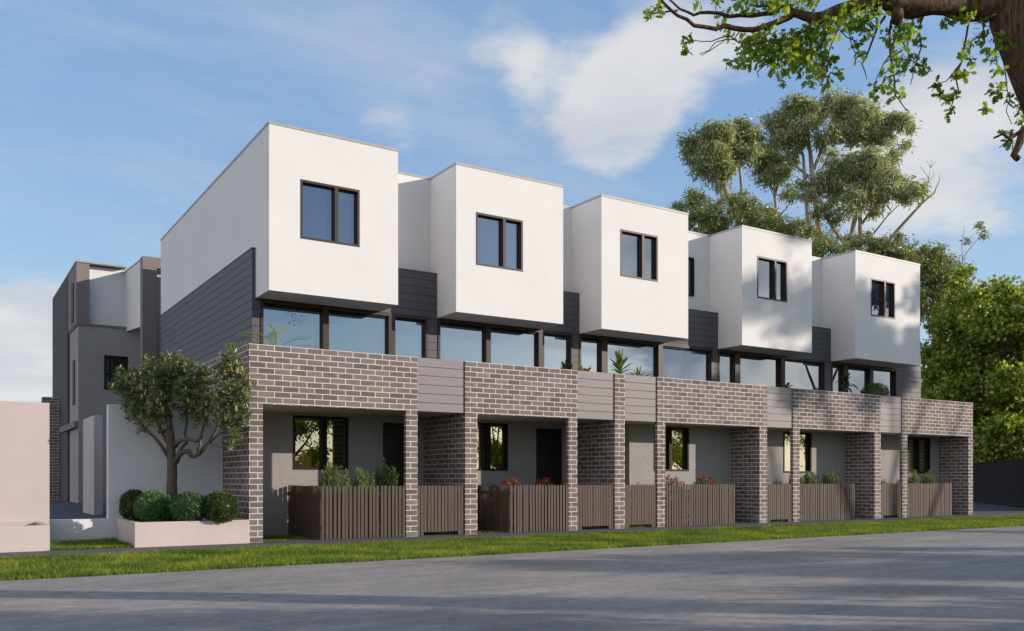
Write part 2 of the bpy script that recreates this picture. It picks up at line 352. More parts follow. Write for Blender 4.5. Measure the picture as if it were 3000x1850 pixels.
GH = 'townhouses in the terrace row'
for i, u in enumerate(UN):
    T = thing('townhouse', u['label'], 'townhouse', ((u['x0'] + u['x1']) / 2, 19.0, 0), GH)
    # --- ground floor brick
    mb = MB()
    for k, a, b in u['brick']:
        if k == 'post': mb.box(a, b, YF, YS, -0.06, ZP)
        elif k == 'lintel': mb.box(a, b, YF, YS, ZL, ZP)
        elif k == 'party': mb.box(a, b, YF, 20.27, -0.06, ZP)
        elif k == 'party2': mb.box(a, b, YF, u['yb'], -0.06, ZP)
        elif k == 'side': mb.box(a, b, YS, YB, -0.06, ZP)
    mb.build('brick_facade', M['brick'], T)
    # --- slat boards
    for a, b in u['slat']:
        s = MB(); s.box(a, b, YF + 0.055, YS - 0.01, ZL + 0.01, ZP - 0.03)
        z = ZP
        for k in range(6):
            s.box(a, b, YF + 0.03, YF + 0.055, z - 0.192, z); z -= 0.2045
        s.build('slat_panel', M['slat'], T)
    # --- porch ceiling and balcony deck
    e0 = u['x0'] + (0.115 if i == 0 else 0); 
    c = MB(); c.box(e0, u['x1'] - (0.01 if i == 4 else 0), YS + 0.001, 20.27 + 0.0, ZL + 0.025, 2.95)
    c.build('porch_ceiling', M['ceiling'], T)
    d = MB(); d.box(e0, u['x1'] - (0.01 if i == 4 else 0), YS + 0.001, 19.94, 2.953, 3.02); d.build('balcony_deck', M['paving'], T)
    # --- porch back wall, window, door
    wx0, wx1, wy = u['wall']; g = u['gwin']; w = MB()
    holes = [(g[0], g[1], g[2], g[3])]
    dx = u['door']
    if wy > 20: holes.append((dx[0], dx[1], -0.06, 2.70))
    w.wall(wx0, wx1, -0.06, ZL + 0.025, wy, wy + 0.16, holes)
    if 'rec' in u:
        w.wall(u['rec'][0], u['rec'][1] + 0.16, -0.06, ZL + 0.025, 20.27, 20.42, [(dx[0], dx[1], -0.06, 2.70)])
        w.box(wx0, wx0 + 0.16, wy + 0.16, 20.27, -0.06, ZL + 0.025)
    w.build('porch_wall', M['stucco'], T)
    window(T, g[0], g[1], g[2], g[3], wy, [u['gmul']], M['blackframe'], M['glass_ground'], 0.055, depth=0.13, proud=0.012, topw=0.05)
    dy = (wy if wy > 20 else 20.27)
    dm = MB(); dm.box(dx[0], dx[1], dy + 0.05, dy + 0.10, -0.06, 2.70)
    for q in range(7):
        xx = dx[0] + 0.06 + q * (dx[1] - dx[0] - 0.12) / 7
        dm.box(xx, xx + (dx[1] - dx[0] - 0.12) / 7 - 0.012, dy + 0.038, dy + 0.05, 0.05, 2.62)
    dr = dm.build('door', M['door'], T)
    MB().box(dx[0] + 0.09, dx[0] + 0.11, dy - 0.01, dy + 0.038, 0.85, 1.35).build('handle', M['frame'], dr)
    # --- first floor: core, weatherboards, window band
    cx0, cx1 = u['core']; a0, a1 = u['clad']; b0, b1 = u['band']
    c = MB(); c.box(cx0, cx1, 19.955, YB, 3.02, ZC - 0.004)
    segs = [(a0 + (0.015 if i == 0 else 0), b0, 3.02, ZX), (b1, a1, 3.02, ZX)]
    for s0, s1, z0, z1 in segs:
        if s1 - s0 > 0.02:
            c.box(s0, s1, YW + 0.018, 19.955, z0, z1)
    c.box(a0 + (0.015 if i == 0 else 0), a1, YW + 0.018, 19.955, ZX, ZC - 0.004)
    z = ZC
    while z > 3.05:
        zz = z - 0.1926; za = zz + 0.011
        def strip(p, q, lo, hi):
            if q - p > 0.015 and hi - lo > 0.004: c.box(p, q, YW, YW + 0.018, lo, hi)
        if za >= ZX: strip(a0, a1, za, z)
        elif z <= ZX:
            strip(a0, b0, za, z); strip(b1, a1, za, z)
        else:
            strip(a0, a1, ZX, z); strip(a0, b0, za, ZX); strip(b1, a1, za, ZX)
        if i == 0: c.box(5.826, 5.841, YW + 0.018, YB - 0.01, za, z)
        if i == 4: c.box(30.929, 30.94, YW + 0.018, YB - 0.01, za, z)
        z = zz
    # thin top flashing of the boards
    c.box(a0 - (0.012 if i == 0 else 0), a1, YW - 0.012, YR, ZC, ZC + 0.016)
    if i == 0: c.box(5.814, 5.905, YR, YB, ZC, ZC + 0.016)
    c.build('weatherboard', M['clad'], T)
    bw = window(T, b0, b1, 3.03, ZX - 0.004, YW, u['bmul'], M['frame'], M['glass_band'], 0.06, depth=0.135, proud=0.02, topw=0.085)
    s = MB(); s.box(b0 + 0.06, b1 - 0.06, YW + 0.03, YW + 0.07, ZX - 0.135, ZX - 0.091)
    for q0, q1 in u['bmul']: s.box(q1 - 0.02, q1 + 0.03, YW + 0.06, YW + 0.11, 3.1, ZX - 0.137)
    s.build('sash', M['blackframe'], bw)
    # --- top floor
    x0, x1 = u['box']; w = u['win']; up = MB()
    yb = 18.834
    up.wall(x0, x1, ZX, ZT, yb, yb + 0.16, [w])
    up.box(x0, x1, yb + 0.16, YR, ZX, ZX + 0.2); up.box(x0, x0 + 0.2, yb + 0.16, YR, ZX + 0.2, ZT); up.box(x1 - 0.2, x1, yb + 0.16, YR, ZX + 0.2, ZT)
    up.box(x0 + 0.2, x1 - 0.2, yb + 0.3, YR, ZX + 0.2, ZT - 0.05)
    tx0 = 5.905 if i == 0 else cx0; tx1 = 30.86 if i == 4 else cx1
    up.box(tx0, tx1, YR, 29.99, ZC + 0.002, ZT)
    up.build('upper_box', M['white'], T)
    window(T, *w, yb, [u['mul']], M['frame'], M['glass_upper'], 0.05, depth=0.14, proud=0.006)
    if 'rwin' in u:
        q = u['rwin']; window(T, *q, YR - 0.06, [], M['blackframe'], M['glass_rear'], 0.05, depth=0.08)
    # --- roof flashing
    r = MB(); e = 0.012
    r.box(x0 - e, x1 + e, yb - e, YR - e, ZT, ZT + 0.052)
    l0 = tx0 - (e if i == 0 else 0); l1 = tx1 + (e if i == 4 else 0)
    r.box(l0, l1, YR - e, 29.99 + e, ZT, ZT + 0.0515)
    r.build('roof', M['cap'], T)

# ------------------------------------------------------------------ picket fences and gates
def picket(mb, x, w, z0, z1, y, t=0.018, axis='x'):
    n = 5; r = w / 2; pts = [(-r, z0), (r, z0), (r, z1 - r * 0.75)]
    for k in range(1, n): a = math.pi * k / n; pts.append((r * math.cos(a), z1 - r * 0.75 + r * 0.75 * math.sin(a)))
    pts.append((-r, z1 - r * 0.75))
    if axis == 'x': mb.prism([(x + p, y, q) for p, q in pts], (0, t, 0))
    else: mb.prism([(y + t, x + p, q) for p, q in pts], (-t, 0, 0))
def picket_run(a, b, z0, z1, y, axis='x', jit=0.4):
    n = max(2, round((b - a) / 0.0915)); p = (b - a) / n; mb = MB()
    for k in range(n):
        x = a + p * (k + 0.5) + rnd.uniform(-jit, jit) * 0.024
        picket(mb, x, 0.061, z0 + (rnd.uniform(0, 0.006)), z1 + rnd.uniform(-0.006, 0.006), y + rnd.uniform(-0.003, 0.003), axis=axis)
    return mb
FEN = [(6.80, 8.795, 20.27, 'L', 'three green bushes', 'brown picket fence in front of the first porch at the left end'),
       (11.577, 13.32, 20.27, 'L', '', 'brown picket fence before the second porch, red flowers showing through it'),
       (16.63, 19.282, 19.26, 'R', '', 'brown picket fence before the third porch, right of the two plain middle gates'),
       (22.085, 24.751, 19.26, 'R', '', 'brown picket fence before the fourth porch, green sprigs above it'),
       (27.56, 30.176, 19.26, 'R', '', 'brown picket fence before the last porch at the right end')]
for a, b, yb, side, _, lab in FEN:
    T = thing('picket_fence', lab, 'fence', ((a + b) / 2, YF, 0), 'picket fences before the porches')
    picket_run(a, b, 0.004, 1.155, YF - 0.005).build('front_pickets', M['picket'], T)
    sx = a if side == 'L' else b - 0.02
    picket_run(YF + 0.05, yb - 0.01, 0.0, 1.155, sx, axis='y', jit=0.2).build('side_pickets', M['picket'], T)
    rl = MB()
    for z in (0.22, 0.93):
        rl.box(a + 0.02, b - 0.01, YF + 0.0175, YF + 0.045, z, z + 0.075)
        rl.box(sx + 0.0205, sx + 0.045, YF + 0.046, yb - 0.005, z, z + 0.075) if side == 'L' else rl.box(sx - 0.03, sx - 0.001, YF + 0.046, yb - 0.005, z, z + 0.075)
    rl.build('rail', M['picket'], T)
GAT = [(9.09, 10.325, 'brown picket gate below the slat panel of the first house'),
       (13.606, 14.822, 'brown picket gate left of the narrow brick pier'),
       (15.17, 16.30, 'brown picket gate right of the narrow brick pier'),
       (20.63, 21.77, 'brown picket gate between the third and fourth porch'),
       (26.094, 27.262, 'brown picket gate before the last house at the right')]
for a, b, lab in GAT:
    T = thing('picket_gate', lab, 'gate', ((a + b) / 2, YF, 0), 'picket gates between the brick posts')
    n = round((b - a) / 0.0885); p = (b - a) / n; sl = MB(); sr = MB(); gt = MB()
    for k in range(n):
        x = a + p * (k + 0.5)
        if k < 2 or k >= n - 2: picket(sl if k < 2 else sr, x, 0.071, 0.004, 1.155, YF + 0.03)
        else: picket(gt, x + rnd.uniform(-0.006, 0.006), 0.070, 0.085, 1.155 + rnd.uniform(-0.005, 0.005), YF + 0.03)
    for z in (0.22, 0.93):
        gt.box(a + 2 * p + 0.01, b - 2 * p - 0.01, YF + 0.0545, YF + 0.085, z, z + 0.075)
        sl.box(a + 0.003, a + 2 * p - 0.01, YF + 0.0545, YF + 0.085, z, z + 0.075); sr.box(b - 2 * p + 0.01, b - 0.003, YF + 0.0545, YF + 0.085, z, z + 0.075)
    sl.build('fixed_pickets', M['picket'], T); sr.build('fixed_pickets', M['picket'], T); gt.build('gate_leaf', M['picket'], T)
# steel fence at the right
T = thing('steel_fence', 'dark corrugated steel fence beyond the right end of the row', 'fence', (44, 24, 0))
mb = MB(); p0 = np.array((37.5, 18.5)); p1 = np.array((62.0, 38.8)); L = np.linalg.norm(p1 - p0); dr = (p1 - p0) / L; nr = np.array((-dr[1], dr[0]))
n = int(L / 0.09); prof = [0, 0, 0, 0.035, 0.035, 0.0]; vs = []
for k in range(n + 1):
    q = p0 + dr * L * k / n + nr * prof[k % 6]; vs += [(q[0], q[1], 0.0), (q[0], q[1], 2.16)]
mb.add(vs, [(2 * k, 2 * k + 2, 2 * k + 3, 2 * k + 1) for k in range(n)]); mb.build('sheeting', M['colorbond'], T)
mb = MB(); q = nr * 0.05; e = [(*(p0 - q), 2.16), (*(p1 - q), 2.16), (*(p1 + q), 2.16), (*(p0 + q), 2.16)]; mb.prism(e, (0, 0, 0.04)); mb.build('top_rail', M['colorbond'], T)

# ------------------------------------------------------------------ left side: walls, planters, rear building
def single(name, label, cat, mb, m, bevel=0.006, group=None): return tag(mb.build(name, m, bevel=bevel), label, cat, group)
single('garden_wall', 'tall white rendered wall behind the small tree, joining the brick corner', 'wall', MB().box(2.926, 5.274, 20.14, 20.36, -0.06, 2.86), M['white'])
single('retaining_wall', 'low white wall between the two tall walls, edging the dark terrace', 'wall', MB().box(1.80, 2.925, 20.15, 20.355, -0.06, 0.472), M['white'])
single('boundary_wall', 'tall pinkish white wall at the left edge of the photo', 'wall', MB().box(-14, 1.80, 19.75, 20.0, -0.06, 2.805), M['planter'])
def planter(name, label, x0, x1, y0, y1, z, m):
    T = thing(name, label, 'planter', ((x0 + x1) / 2, (y0 + y1) / 2, 0), 'white rendered garden beds')
    mb = MB(); w = 0.11
    mb.box(x0, x1, y0, y0 + w, -0.06, z); mb.box(x0, x1, y1 - w, y1, -0.06, z); mb.box(x0, x0 + w, y0 + w, y1 - w, -0.06, z); mb.box(x1 - w, x1, y0 + w, y1 - w, -0.06, z)
    mb.build('planter_wall', m, T)
    MB().box(x0 + w, x1 - w, y0 + w, y1 - w, -0.05, z - 0.07).build('soil', M['soil'], T)
    return T
planter('planter_box', 'white rendered planter holding the small tree and four clipped balls', 3.087, 5.255, 18.04, 20.03, 0.475, M['planter'])
planter('planter_box', 'empty white rendered planter at the left edge of the photo', -14, 1.655, 18.09, 19.74, 0.463, M['planter'])
single('gate_pillar', 'square pale grey pillar standing behind the gap in the white walls', 'pillar', MB().box(3.03, 3.222, 23.0, 24.9, 0.45, 2.81), M['planter'])
YSW = 31.9
T = thing('rear_building', 'grey and white rendered building behind the row, seen above the left walls', 'building', (8, 36, 0))
b = MB()
lw = (4.892, 5.686, 4.499, 5.725)
b.wall(4.059, 7.3, 0.4, 6.73, 34.6, 34.85, [lw]); b.box(4.059, 4.30, 34.85, 39.6, 0.4, 6.73)
b.build('lower_wall', M['stucco'], T)
MB().box(4.02, 6.40, 34.56, 34.85, 6.73, 6.80).box(4.02, 4.30, 34.85, 39.6, 6.73, 6.80).build('ledge', M['taupe'], T)
window(T, *lw, 34.6, [], M['blackframe'], M['glass_rear'], 0.07, depth=0.16)
MB().box(4.9, 5.68, 34.62, 34.68, 5.05, 5.10).build('transom', M['blackframe'], T)
b = MB(); b.box(4.0, 4.42, 34.62, 37.1, 6.80, 8.94); b.build('corner_wall', M['taupe'], T)
for (y0, y1, z0, z1) in ((35.35, 35.9, 6.95, 8.35), (35.5, 36.0, 4.0, 5.6)):
    MB().box(3.975 if z0 > 6 else 4.03, 4.2, y0, y1, z0, z1).build('side_window', M['blackframe'], T)
MB().box(4.42, 5.63, 34.9, 36.5, 6.80, 8.90).build('white_wall', M['white'], T)
b = MB(); b.prism([(5.63, YSW, 6.42), (5.63, 36.5, 6.80), (5.63, 36.5, 8.90), (5.63, YSW, 8.63)], (0.16, 0, 0)); b.build('side_wall', M['white'], T)
MB().box(4.0 - .02, 5.63, 34.58, 37.12, 8.94, 9.0).build('roof', M['cap'], T)
b = MB(); b.prism([(5.62, YSW, 8.635), (5.62, 36.5, 8.905), (5.62, 36.5, 8.965), (5.62, YSW, 8.695)], (0.18, 0, 0)); b.build('sloping_roof', M['cap'], T)
b = MB(); b.box(5.625, 6.08, 31.5, 31.895, 0.4, 8.72); b.box(6.08, 8.4, 31.5, 31.8, 8.36, 8.72); b.build('portal_frame', M['taupe'], T)
MB().box(6.08, 8.4, 31.82, 32.2, 0.4, 8.36).build('recessed_wall', M['planter'], T)
b = MB(); b.box(3.98, 4.5, 37.1, 42.4, 0.4, 8.97); b.build('rear_wall', M['darkrender'], T)
b = MB(); b.box(3.36, 4.06, 39.6, 40.0, 0.4, 4.55); b.build('brick_wall', M['brick'], T)
MB().box(3.93, 4.058, 34.62, 39.5, 3.12, 3.34).build('ledge', M['taupe'], T)

# ------------------------------------------------------------------ foliage helpers
DIAMOND = np.array([(0, 0), (0.45, 0.5), (1, 0), (0.5, -0.5)])
OVAL = np.array([(0, 0), (0.3, 0.42), (0.7, 0.4), (1, 0), (0.7, -0.4), (0.3, -0.42)])
LOBED = np.array([(0, 0.03), (0.18, 0.14), (0.22, 0.34), (0.36, 0.16), (0.48, 0.46), (0.6, 0.2), (0.78, 0.42), (0.82, 0.16), (1.0, 0.0),
                  (0.82, -0.16), (0.78, -0.42), (0.6, -0.2), (0.48, -0.46), (0.36, -0.16), (0.22, -0.34), (0.18, -0.14), (0, -0.03)])
MAPLE = np.array([(0, 0.02), (0.12, 0.2), (0.05, 0.46), (0.34, 0.32), (0.52, 0.55), (0.58, 0.22), (1.0, 0.0), (0.58, -0.22), (0.52, -0.55), (0.34, -0.32), (0.05, -0.46), (0.12, -0.2), (0, -0.02)])
def leaf_polys(C, D, length, width, tmpl, curl=0.0, roll=None, lenvar=0.35):
    N = len(C); D = unit(D)
    rv = npr.normal(size=(N, 3)) if roll is None else roll
    B = unit(np.cross(D, rv)); Nn = np.cross(D, B)
    Ls = length * (1 + npr.uniform(-lenvar, lenvar, N))[:, None]; Ws = width * Ls / length
    out = np.empty((N, len(tmpl), 3))
    for k, (tx, ty) in enumerate(tmpl):
        out[:, k] = C + D * (Ls * tx) + B * (Ws * ty) + Nn * (Ls * curl * (tx * tx)) + Nn * (Ws * 0.25 * abs(ty))
    return out.reshape(-1, 3)
def ball_pts(n, c, r, inner=0.0, up=0.0):
    d = unit(npr.normal(size=(n, 3)))
    if up: d[:, 2] = np.where(npr.random(n) < up, np.abs(d[:, 2]), d[:, 2])
    s = (inner ** 3 + (1 - inner ** 3) * npr.random(n)) ** (1 / 3)
    return np.asarray(c) + d * s[:, None] * np.asarray(r), d
def crown(parent, m, blobs, clump_d, leaves_per, leaf, width, spread, tmpl=DIAMOND, droop=0.0, curl=0.15, keep=0.85, out=0.35, name='crown', inner=0.25):
    """blobs: (centre, radius). Fills each blob with clumps of leaves; clump_d = clumps per cubic metre of blob shell"""
    Cs, Ds = [], []; cl = []
    for c, r in blobs:
        n = max(6, int(clump_d * 4.2 * r ** 3 * keep)); n = min(n, 230)
        p, d = ball_pts(n, c, (r, r, r * 0.85), inner, 0.35)
        cl.append(p)
        k = leaves_per
        off = npr.normal(size=(n, k, 3)) * spread * (0.5 + npr.random((n, 1, 1)))
        P = (p[:, None] + off).reshape(-1, 3)
        dd = npr.normal(size=(n * k, 3)) + np.repeat(d, k, 0) * out * 2
        dd = unit(dd); dd[:, 2] -= droop
        Cs.append(P); Ds.append(dd)
    C = np.concatenate(Cs); D = np.concatenate(Ds)
    o = np_mesh(name, leaf_polys(C, D, leaf, width, tmpl, curl), len(tmpl), m, parent)
    return o, np.concatenate(cl)
def bend(a, b, k=4, sag=0.0, w=0.06):
    a = np.asarray(a, float); b = np.asarray(b, float); L = np.linalg.norm(b - a); pts = []
    for i in range(k + 1):
        t = i / k; j = np.array([rnd.gauss(0, 1) for _ in range(3)]) * w * L * math.sin(math.pi * t)
        pts.append(a + (b - a) * t + j + np.array((0, 0, -sag * L * math.sin(math.pi * t))))
    return pts
def taper(r0, r1, k): return [r0 + (r1 - r0) * i / (k - 1) for i in range(k)]

def tree(name, label, cat, base, trunk_paths, blobs, m_leaf, m_bark, cr, limb_r=0.06, group=None, twig=0.012, twigs_per=5):
    T = thing(name, label, cat, base, group)
    tb = MB(); nodes = []
    for path, r0, r1 in trunk_paths:
        tb.tube(path, taper(r0, r1, len(path)), 7, wob=0.06); nodes += [np.asarray(p) for p in path[1:]]
    N = np.array(nodes)
    for c, r in blobs:
        c = np.asarray(c); cost = np.linalg.norm(N - c, axis=1) + np.maximum(0, N[:, 2] - c[2] + 0.2 * r) * 1.5
        a = N[int(np.argmin(cost))]
        p = bend(a, c + np.array((0, 0, 0.3 * r)), 4, -0.05, 0.05); tb.tube(p, taper(limb_r, limb_r * 0.35, len(p)), 5)
        for _ in range(twigs_per):
            s = p[rnd.choice((2, 3, 4))]; d = unit(npr.normal(size=3)); d[2] = abs(d[2]) * 0.8
            q = bend(s, c + d * r * 0.85, 3, 0, 0.06); tb.tube(q, taper(limb_r * 0.35, twig, len(q)), 4, cap=False)
    tb.build('trunk', m_bark, T, smooth=True)
    crown(T, m_leaf, blobs, **cr)
    return T

# ------------------------------------------------------------------ eucalypts and other trees behind the row
S8 = 0.52910
def eb(x, y, r, d, dd=0.0):
    c = at(1800 + x * S8, y * S8, d + dd); return (c, r * S8 / FPX * d)
def ep(pts, d): return [at(1800 + x * S8, y * S8, d + dd) for x, y, dd in [(p if len(p) == 3 else (*p, 0)) for p in pts]]
EUC = dict(clump_d=0, leaves_per=0, leaf=0.30, width=0.08, spread=0.19, droop=0.9, curl=0.12, keep=1.0, out=0.3)
def euc_cr(dens, lp=44): return dict(EUC, clump_d=dens * 17, leaves_per=lp)
def ground_of(p): return (float(p[0]), float(p[1]), 0.0)
def blobs_of(lst, d, depth):
    return [eb(x, y, r, d, rnd.uniform(-1, 1) * depth) for x, y, r in lst]
def grow(name, label, cat, d, paths, blobs, ml, mbk, cr, depth=2.0, limb=0.07, group='eucalypts rising behind the row', tp=5):
    pp = [(ep(p, d), r0, r1) for p, r0, r1 in paths]
    b = pp[0][0][0]; base = (float(b[0]), float(b[1]), 0.0)
    pp[0] = ([np.array(base)] + pp[0][0], pp[0][1], pp[0][2])
    return tree(name, label, cat, base, pp, blobs_of(blobs, d, depth), ml, mbk, cr, limb, group, 0.012, tp)
grow('eucalyptus_tree', 'eucalyptus with a rounded crown, leftmost behind the row', 'tree', 62,
     [([(720, 1500), (690, 1210), (610, 1040), (545, 880), (530, 760)], 0.30, 0.07), ([(690, 1210), (705, 1040), (690, 900), (700, 760)], 0.14, 0.05), ([(610, 1040), (660, 900), (620, 760)], 0.1, 0.05)],
     [(520, 760, 85), (600, 735, 75), (690, 745, 85), (760, 775, 60), (455, 850, 65), (540, 860, 80), (640, 850, 85), (740, 850, 70), (430, 800, 45), (455, 945, 50), (550, 960, 60), (620, 950, 60), (590, 1030, 45), (400, 790, 30), (790, 740, 40)],
     M['euc'], M['bark_euc'], euc_cr(0.62), 1.8)
grow('eucalyptus_tree', 'slender eucalyptus with a forked grey trunk, between the rounded and the tallest crown', 'tree', 66,
     [([(915, 1500), (905, 1250), (888, 1090), (886, 1000), (860, 880)], 0.2, 0.05), ([(888, 1090), (920, 960), (960, 850)], 0.10, 0.04), ([(905, 1200), (960, 1150), (985, 1090)], 0.07, 0.03), ([(886, 1060), (830, 980), (800, 900)], 0.08, 0.03)],
     [(855, 890, 70), (900, 960, 60), (960, 880, 60), (820, 960, 45), (870, 820, 60), (800, 880, 50), (930, 1000, 45), (840, 1010, 35)],
     M['euc'], M['bark_euc'], euc_cr(0.6), 1.5)
grow('eucalyptus_tree', 'tallest eucalyptus with the highest spreading crown behind the row', 'tree', 64,
     [([(1150, 1560), (1140, 1400), (1125, 1180), (1095, 960), (1085, 850), (1060, 700), (1040, 620)], 0.34, 0.07), ([(1085, 1330), (1070, 1180), (1055, 1000), (1045, 860), (1000, 740)], 0.22, 0.05),
      ([(1095, 960), (1150, 820), (1200, 680), (1215, 590)], 0.14, 0.05), ([(1075, 980), (980, 900), (920, 780)], 0.11, 0.04), ([(1300, 1100), (1380, 930), (1430, 800), (1470, 690)], 0.15, 0.05), ([(1430, 800), (1520, 720), (1590, 680)], 0.09, 0.04)],
     [(1000, 590, 70), (945, 640, 60), (1060, 600, 60), (905, 710, 60), (980, 690, 75), (1060, 700, 70), (1130, 640, 60), (1210, 545, 55), (1180, 600, 60), (1270, 590, 65), (1340, 570, 55), (1300, 660, 70), (1390, 640, 65), (1440, 620, 45),
      (1470, 690, 65), (1550, 670, 60), (1610, 680, 45), (1650, 710, 28), (1400, 720, 60), (1500, 760, 55), (1260, 730, 65), (1180, 740, 60), (1330, 770, 60), (940, 780, 60), (1010, 790, 60), (1570, 860, 42), (1540, 900, 35), (1600, 820, 28), (1440, 790, 50), (1150, 800, 40), (860, 660, 30)],
     M['euc'], M['bark_euc'], euc_cr(0.62), 2.0)
grow('eucalyptus_tree', 'eucalyptus with a broad lower crown in front of the tallest one', 'tree', 59,
     [([(1295, 1560), (1300, 1390), (1330, 1210), (1360, 1000), (1370, 880)], 0.26, 0.06), ([(1362, 1500), (1362, 1300), (1358, 1100), (1400, 950)], 0.2, 0.06), ([(1300, 1390), (1200, 1250), (1150, 1130), (1110, 1060)], 0.14, 0.05),
      ([(1362, 1250), (1450, 1130), (1560, 1050)], 0.10, 0.04), ([(1300, 1400), (1240, 1300), (1180, 1220)], 0.09, 0.03)],
     [(1380, 890, 75), (1300, 920, 70), (1440, 920, 65), (1230, 960, 70), (1160, 1000, 65), (1340, 1000, 75), (1430, 1010, 75), (1510, 990, 60), (1090, 1040, 55), (1000, 1060, 50), (960, 1090, 30), (1060, 1090, 45), (1240, 1070, 65), (1330, 1100, 60), (1420, 1110, 65),
      (1590, 1040, 60), (1650, 1060, 55), (1700, 1060, 30), (1520, 1070, 55), (1180, 1170, 55), (1290, 1170, 55), (1450, 1170, 45), (1130, 1180, 35), (1620, 1100, 40), (1200, 870, 50), (1220, 1230, 40)],
     M['euc'], M['bark_euc'], euc_cr(0.66), 2.0)
LOW = [('low eucalyptus bush showing left of the slender trunk, above the third house', 56, [(700, 1500, 0), (620, 1250, 0), (580, 1130, 0)],
        [(440, 1080, 40), (480, 1120, 55), (400, 1150, 45), (350, 1150, 28), (460, 1200, 55), (540, 1180, 55), (600, 1110, 40), (430, 1240, 50), (520, 1270, 60), (600, 1230, 50), (560, 1310, 60), (480, 1330, 60), (370, 1200, 35), (640, 1180, 30)]),
       ('green eucalyptus bush directly behind the fourth house', 54, [(820, 1500, 0), (790, 1300, 0), (760, 1200, 0)],
        [(720, 1090, 40), (750, 1140, 50), (690, 1160, 45), (800, 1180, 50), (860, 1190, 45), (740, 1220, 60), (830, 1240, 60), (890, 1230, 45), (700, 1270, 50), (780, 1300, 60), (870, 1300, 55), (660, 1110, 28)]),
       ('bushy young eucalyptus left of the bare branches, above the fourth house roof', 52, [(1020, 1560, 0), (1010, 1400, 0), (1000, 1290, 0)],
        [(950, 1240, 45), (1010, 1260, 50), (1070, 1290, 50), (1120, 1290, 40), (960, 1310, 50), (1050, 1350, 60), (1140, 1350, 55), (1180, 1310, 40), (1100, 1410, 60), (1200, 1390, 50), (930, 1290, 40)]),
       ('yellowish young eucalyptus directly behind the last house roof', 51, [(1480, 1600, 0), (1470, 1450, 0), (1450, 1380, 0)],
        [(1370, 1310, 45), (1420, 1350, 55), (1490, 1340, 50), (1540, 1330, 45), (1590, 1360, 45), (1480, 1410, 60), (1560, 1420, 55), (1640, 1390, 45), (1330, 1370, 50), (1290, 1330, 40), (1260, 1380, 45), (1400, 1430, 60), (1630, 1440, 50)]),
       ('round drooping eucalyptus above the roof corner at the right end', 55, [(1800, 2100, 1), (1770, 1700, 1), (1740, 1500, 1)],
        [(1720, 1400, 48), (1790, 1400, 50), (1680, 1440, 50), (1740, 1470, 65), (1830, 1450, 60), (1880, 1490, 45), (1690, 1530, 60), (1780, 1550, 70), (1870, 1560, 60), (1920, 1520, 35), (1760, 1640, 65), (1840, 1650, 65), (1720, 1720, 60), (1900, 1620, 45), (1800, 1740, 60), (1700, 1640, 50)])]
for lab, d, path, bl in LOW:
    grow('young_eucalyptus', lab, 'tree', d, [(path, 0.16, 0.05), ([path[1], (path[1][0] + 70, path[1][1] - 70, 0.5), (path[1][0] + 90, path[1][1] - 130, 0.8)], 0.08, 0.03)], bl, M['euc2'], M['bark_euc'], dict(EUC, clump_d=18, leaves_per=40, leaf=0.24, width=0.07, spread=0.16), 1.6, 0.04, 'young eucalypts behind the row')
# bare branches
T = thing('dead_tree', 'bare leafless pale branches leaning right of the eucalypt crowns', 'tree', ground_of(at(2560, 700, 60)))
mb = MB(); base = at(2560, 760, 60)
tr = [np.array((base[0], base[1], 0))] + ep([(1440, 1440), (1530, 1320), (1600, 1240), (1700, 1130), (1770, 1070), (1800, 1000)], 60)
mb.tube(tr, taper(0.2, 0.03, len(tr)), 6)
for pth, r0 in (([(1700, 1130), (1730, 1060), (1740, 990), (1750, 930)], 0.05), ([(1740, 990), (1710, 940), (1690, 925)], 0.025), ([(1750, 930), (1730, 890)], 0.02), ([(1750, 930), (1760, 880)], 0.02), ([(1750, 930), (1785, 890)], 0.02), ([(1750, 930), (1770, 905)], 0.02),
                ([(1430, 1300), (1510, 1200), (1600, 1110), (1640, 1080)], 0.06), ([(1510, 1200), (1540, 1140), (1530, 1090)], 0.03), ([(1740, 1010), (1770, 970), (1765, 940)], 0.02), ([(1800, 1000), (1803, 960)], 0.02)):
    p = ep(pth, 60); mb.tube(p, taper(r0, 0.012, len(p)), 5)
mb.build('trunk', M['bark_dead'], T, smooth=True)
T = thing('sapling', 'thin nearly leafless sapling sticking up right of the drooping eucalyptus', 'tree', ground_of(at(2830, 760, 60)))
mb = MB(); b0 = at(2830, 770, 60)
p = [np.array((b0[0], b0[1], 0))] + ep([(1940, 1560), (1925, 1440), (1950, 1400), (2000, 1340), (2030, 1300)], 60); mb.tube(p, taper(0.06, 0.012, len(p)), 5)
p = ep([(1928, 1440), (1922, 1340), (1940, 1250)], 60); mb.tube(p, taper(0.03, 0.01, 3), 4)
mb.build('trunk', M['bark_dead'], T)
crown(T, M['euc2'], [eb(2030, 1270, 22, 60), eb(2045, 1300, 16, 60), eb(1955, 1335, 12, 60), eb(2020, 1245, 12, 60)], 12, 14, 0.24, 0.06, 0.12, droop=0.8)
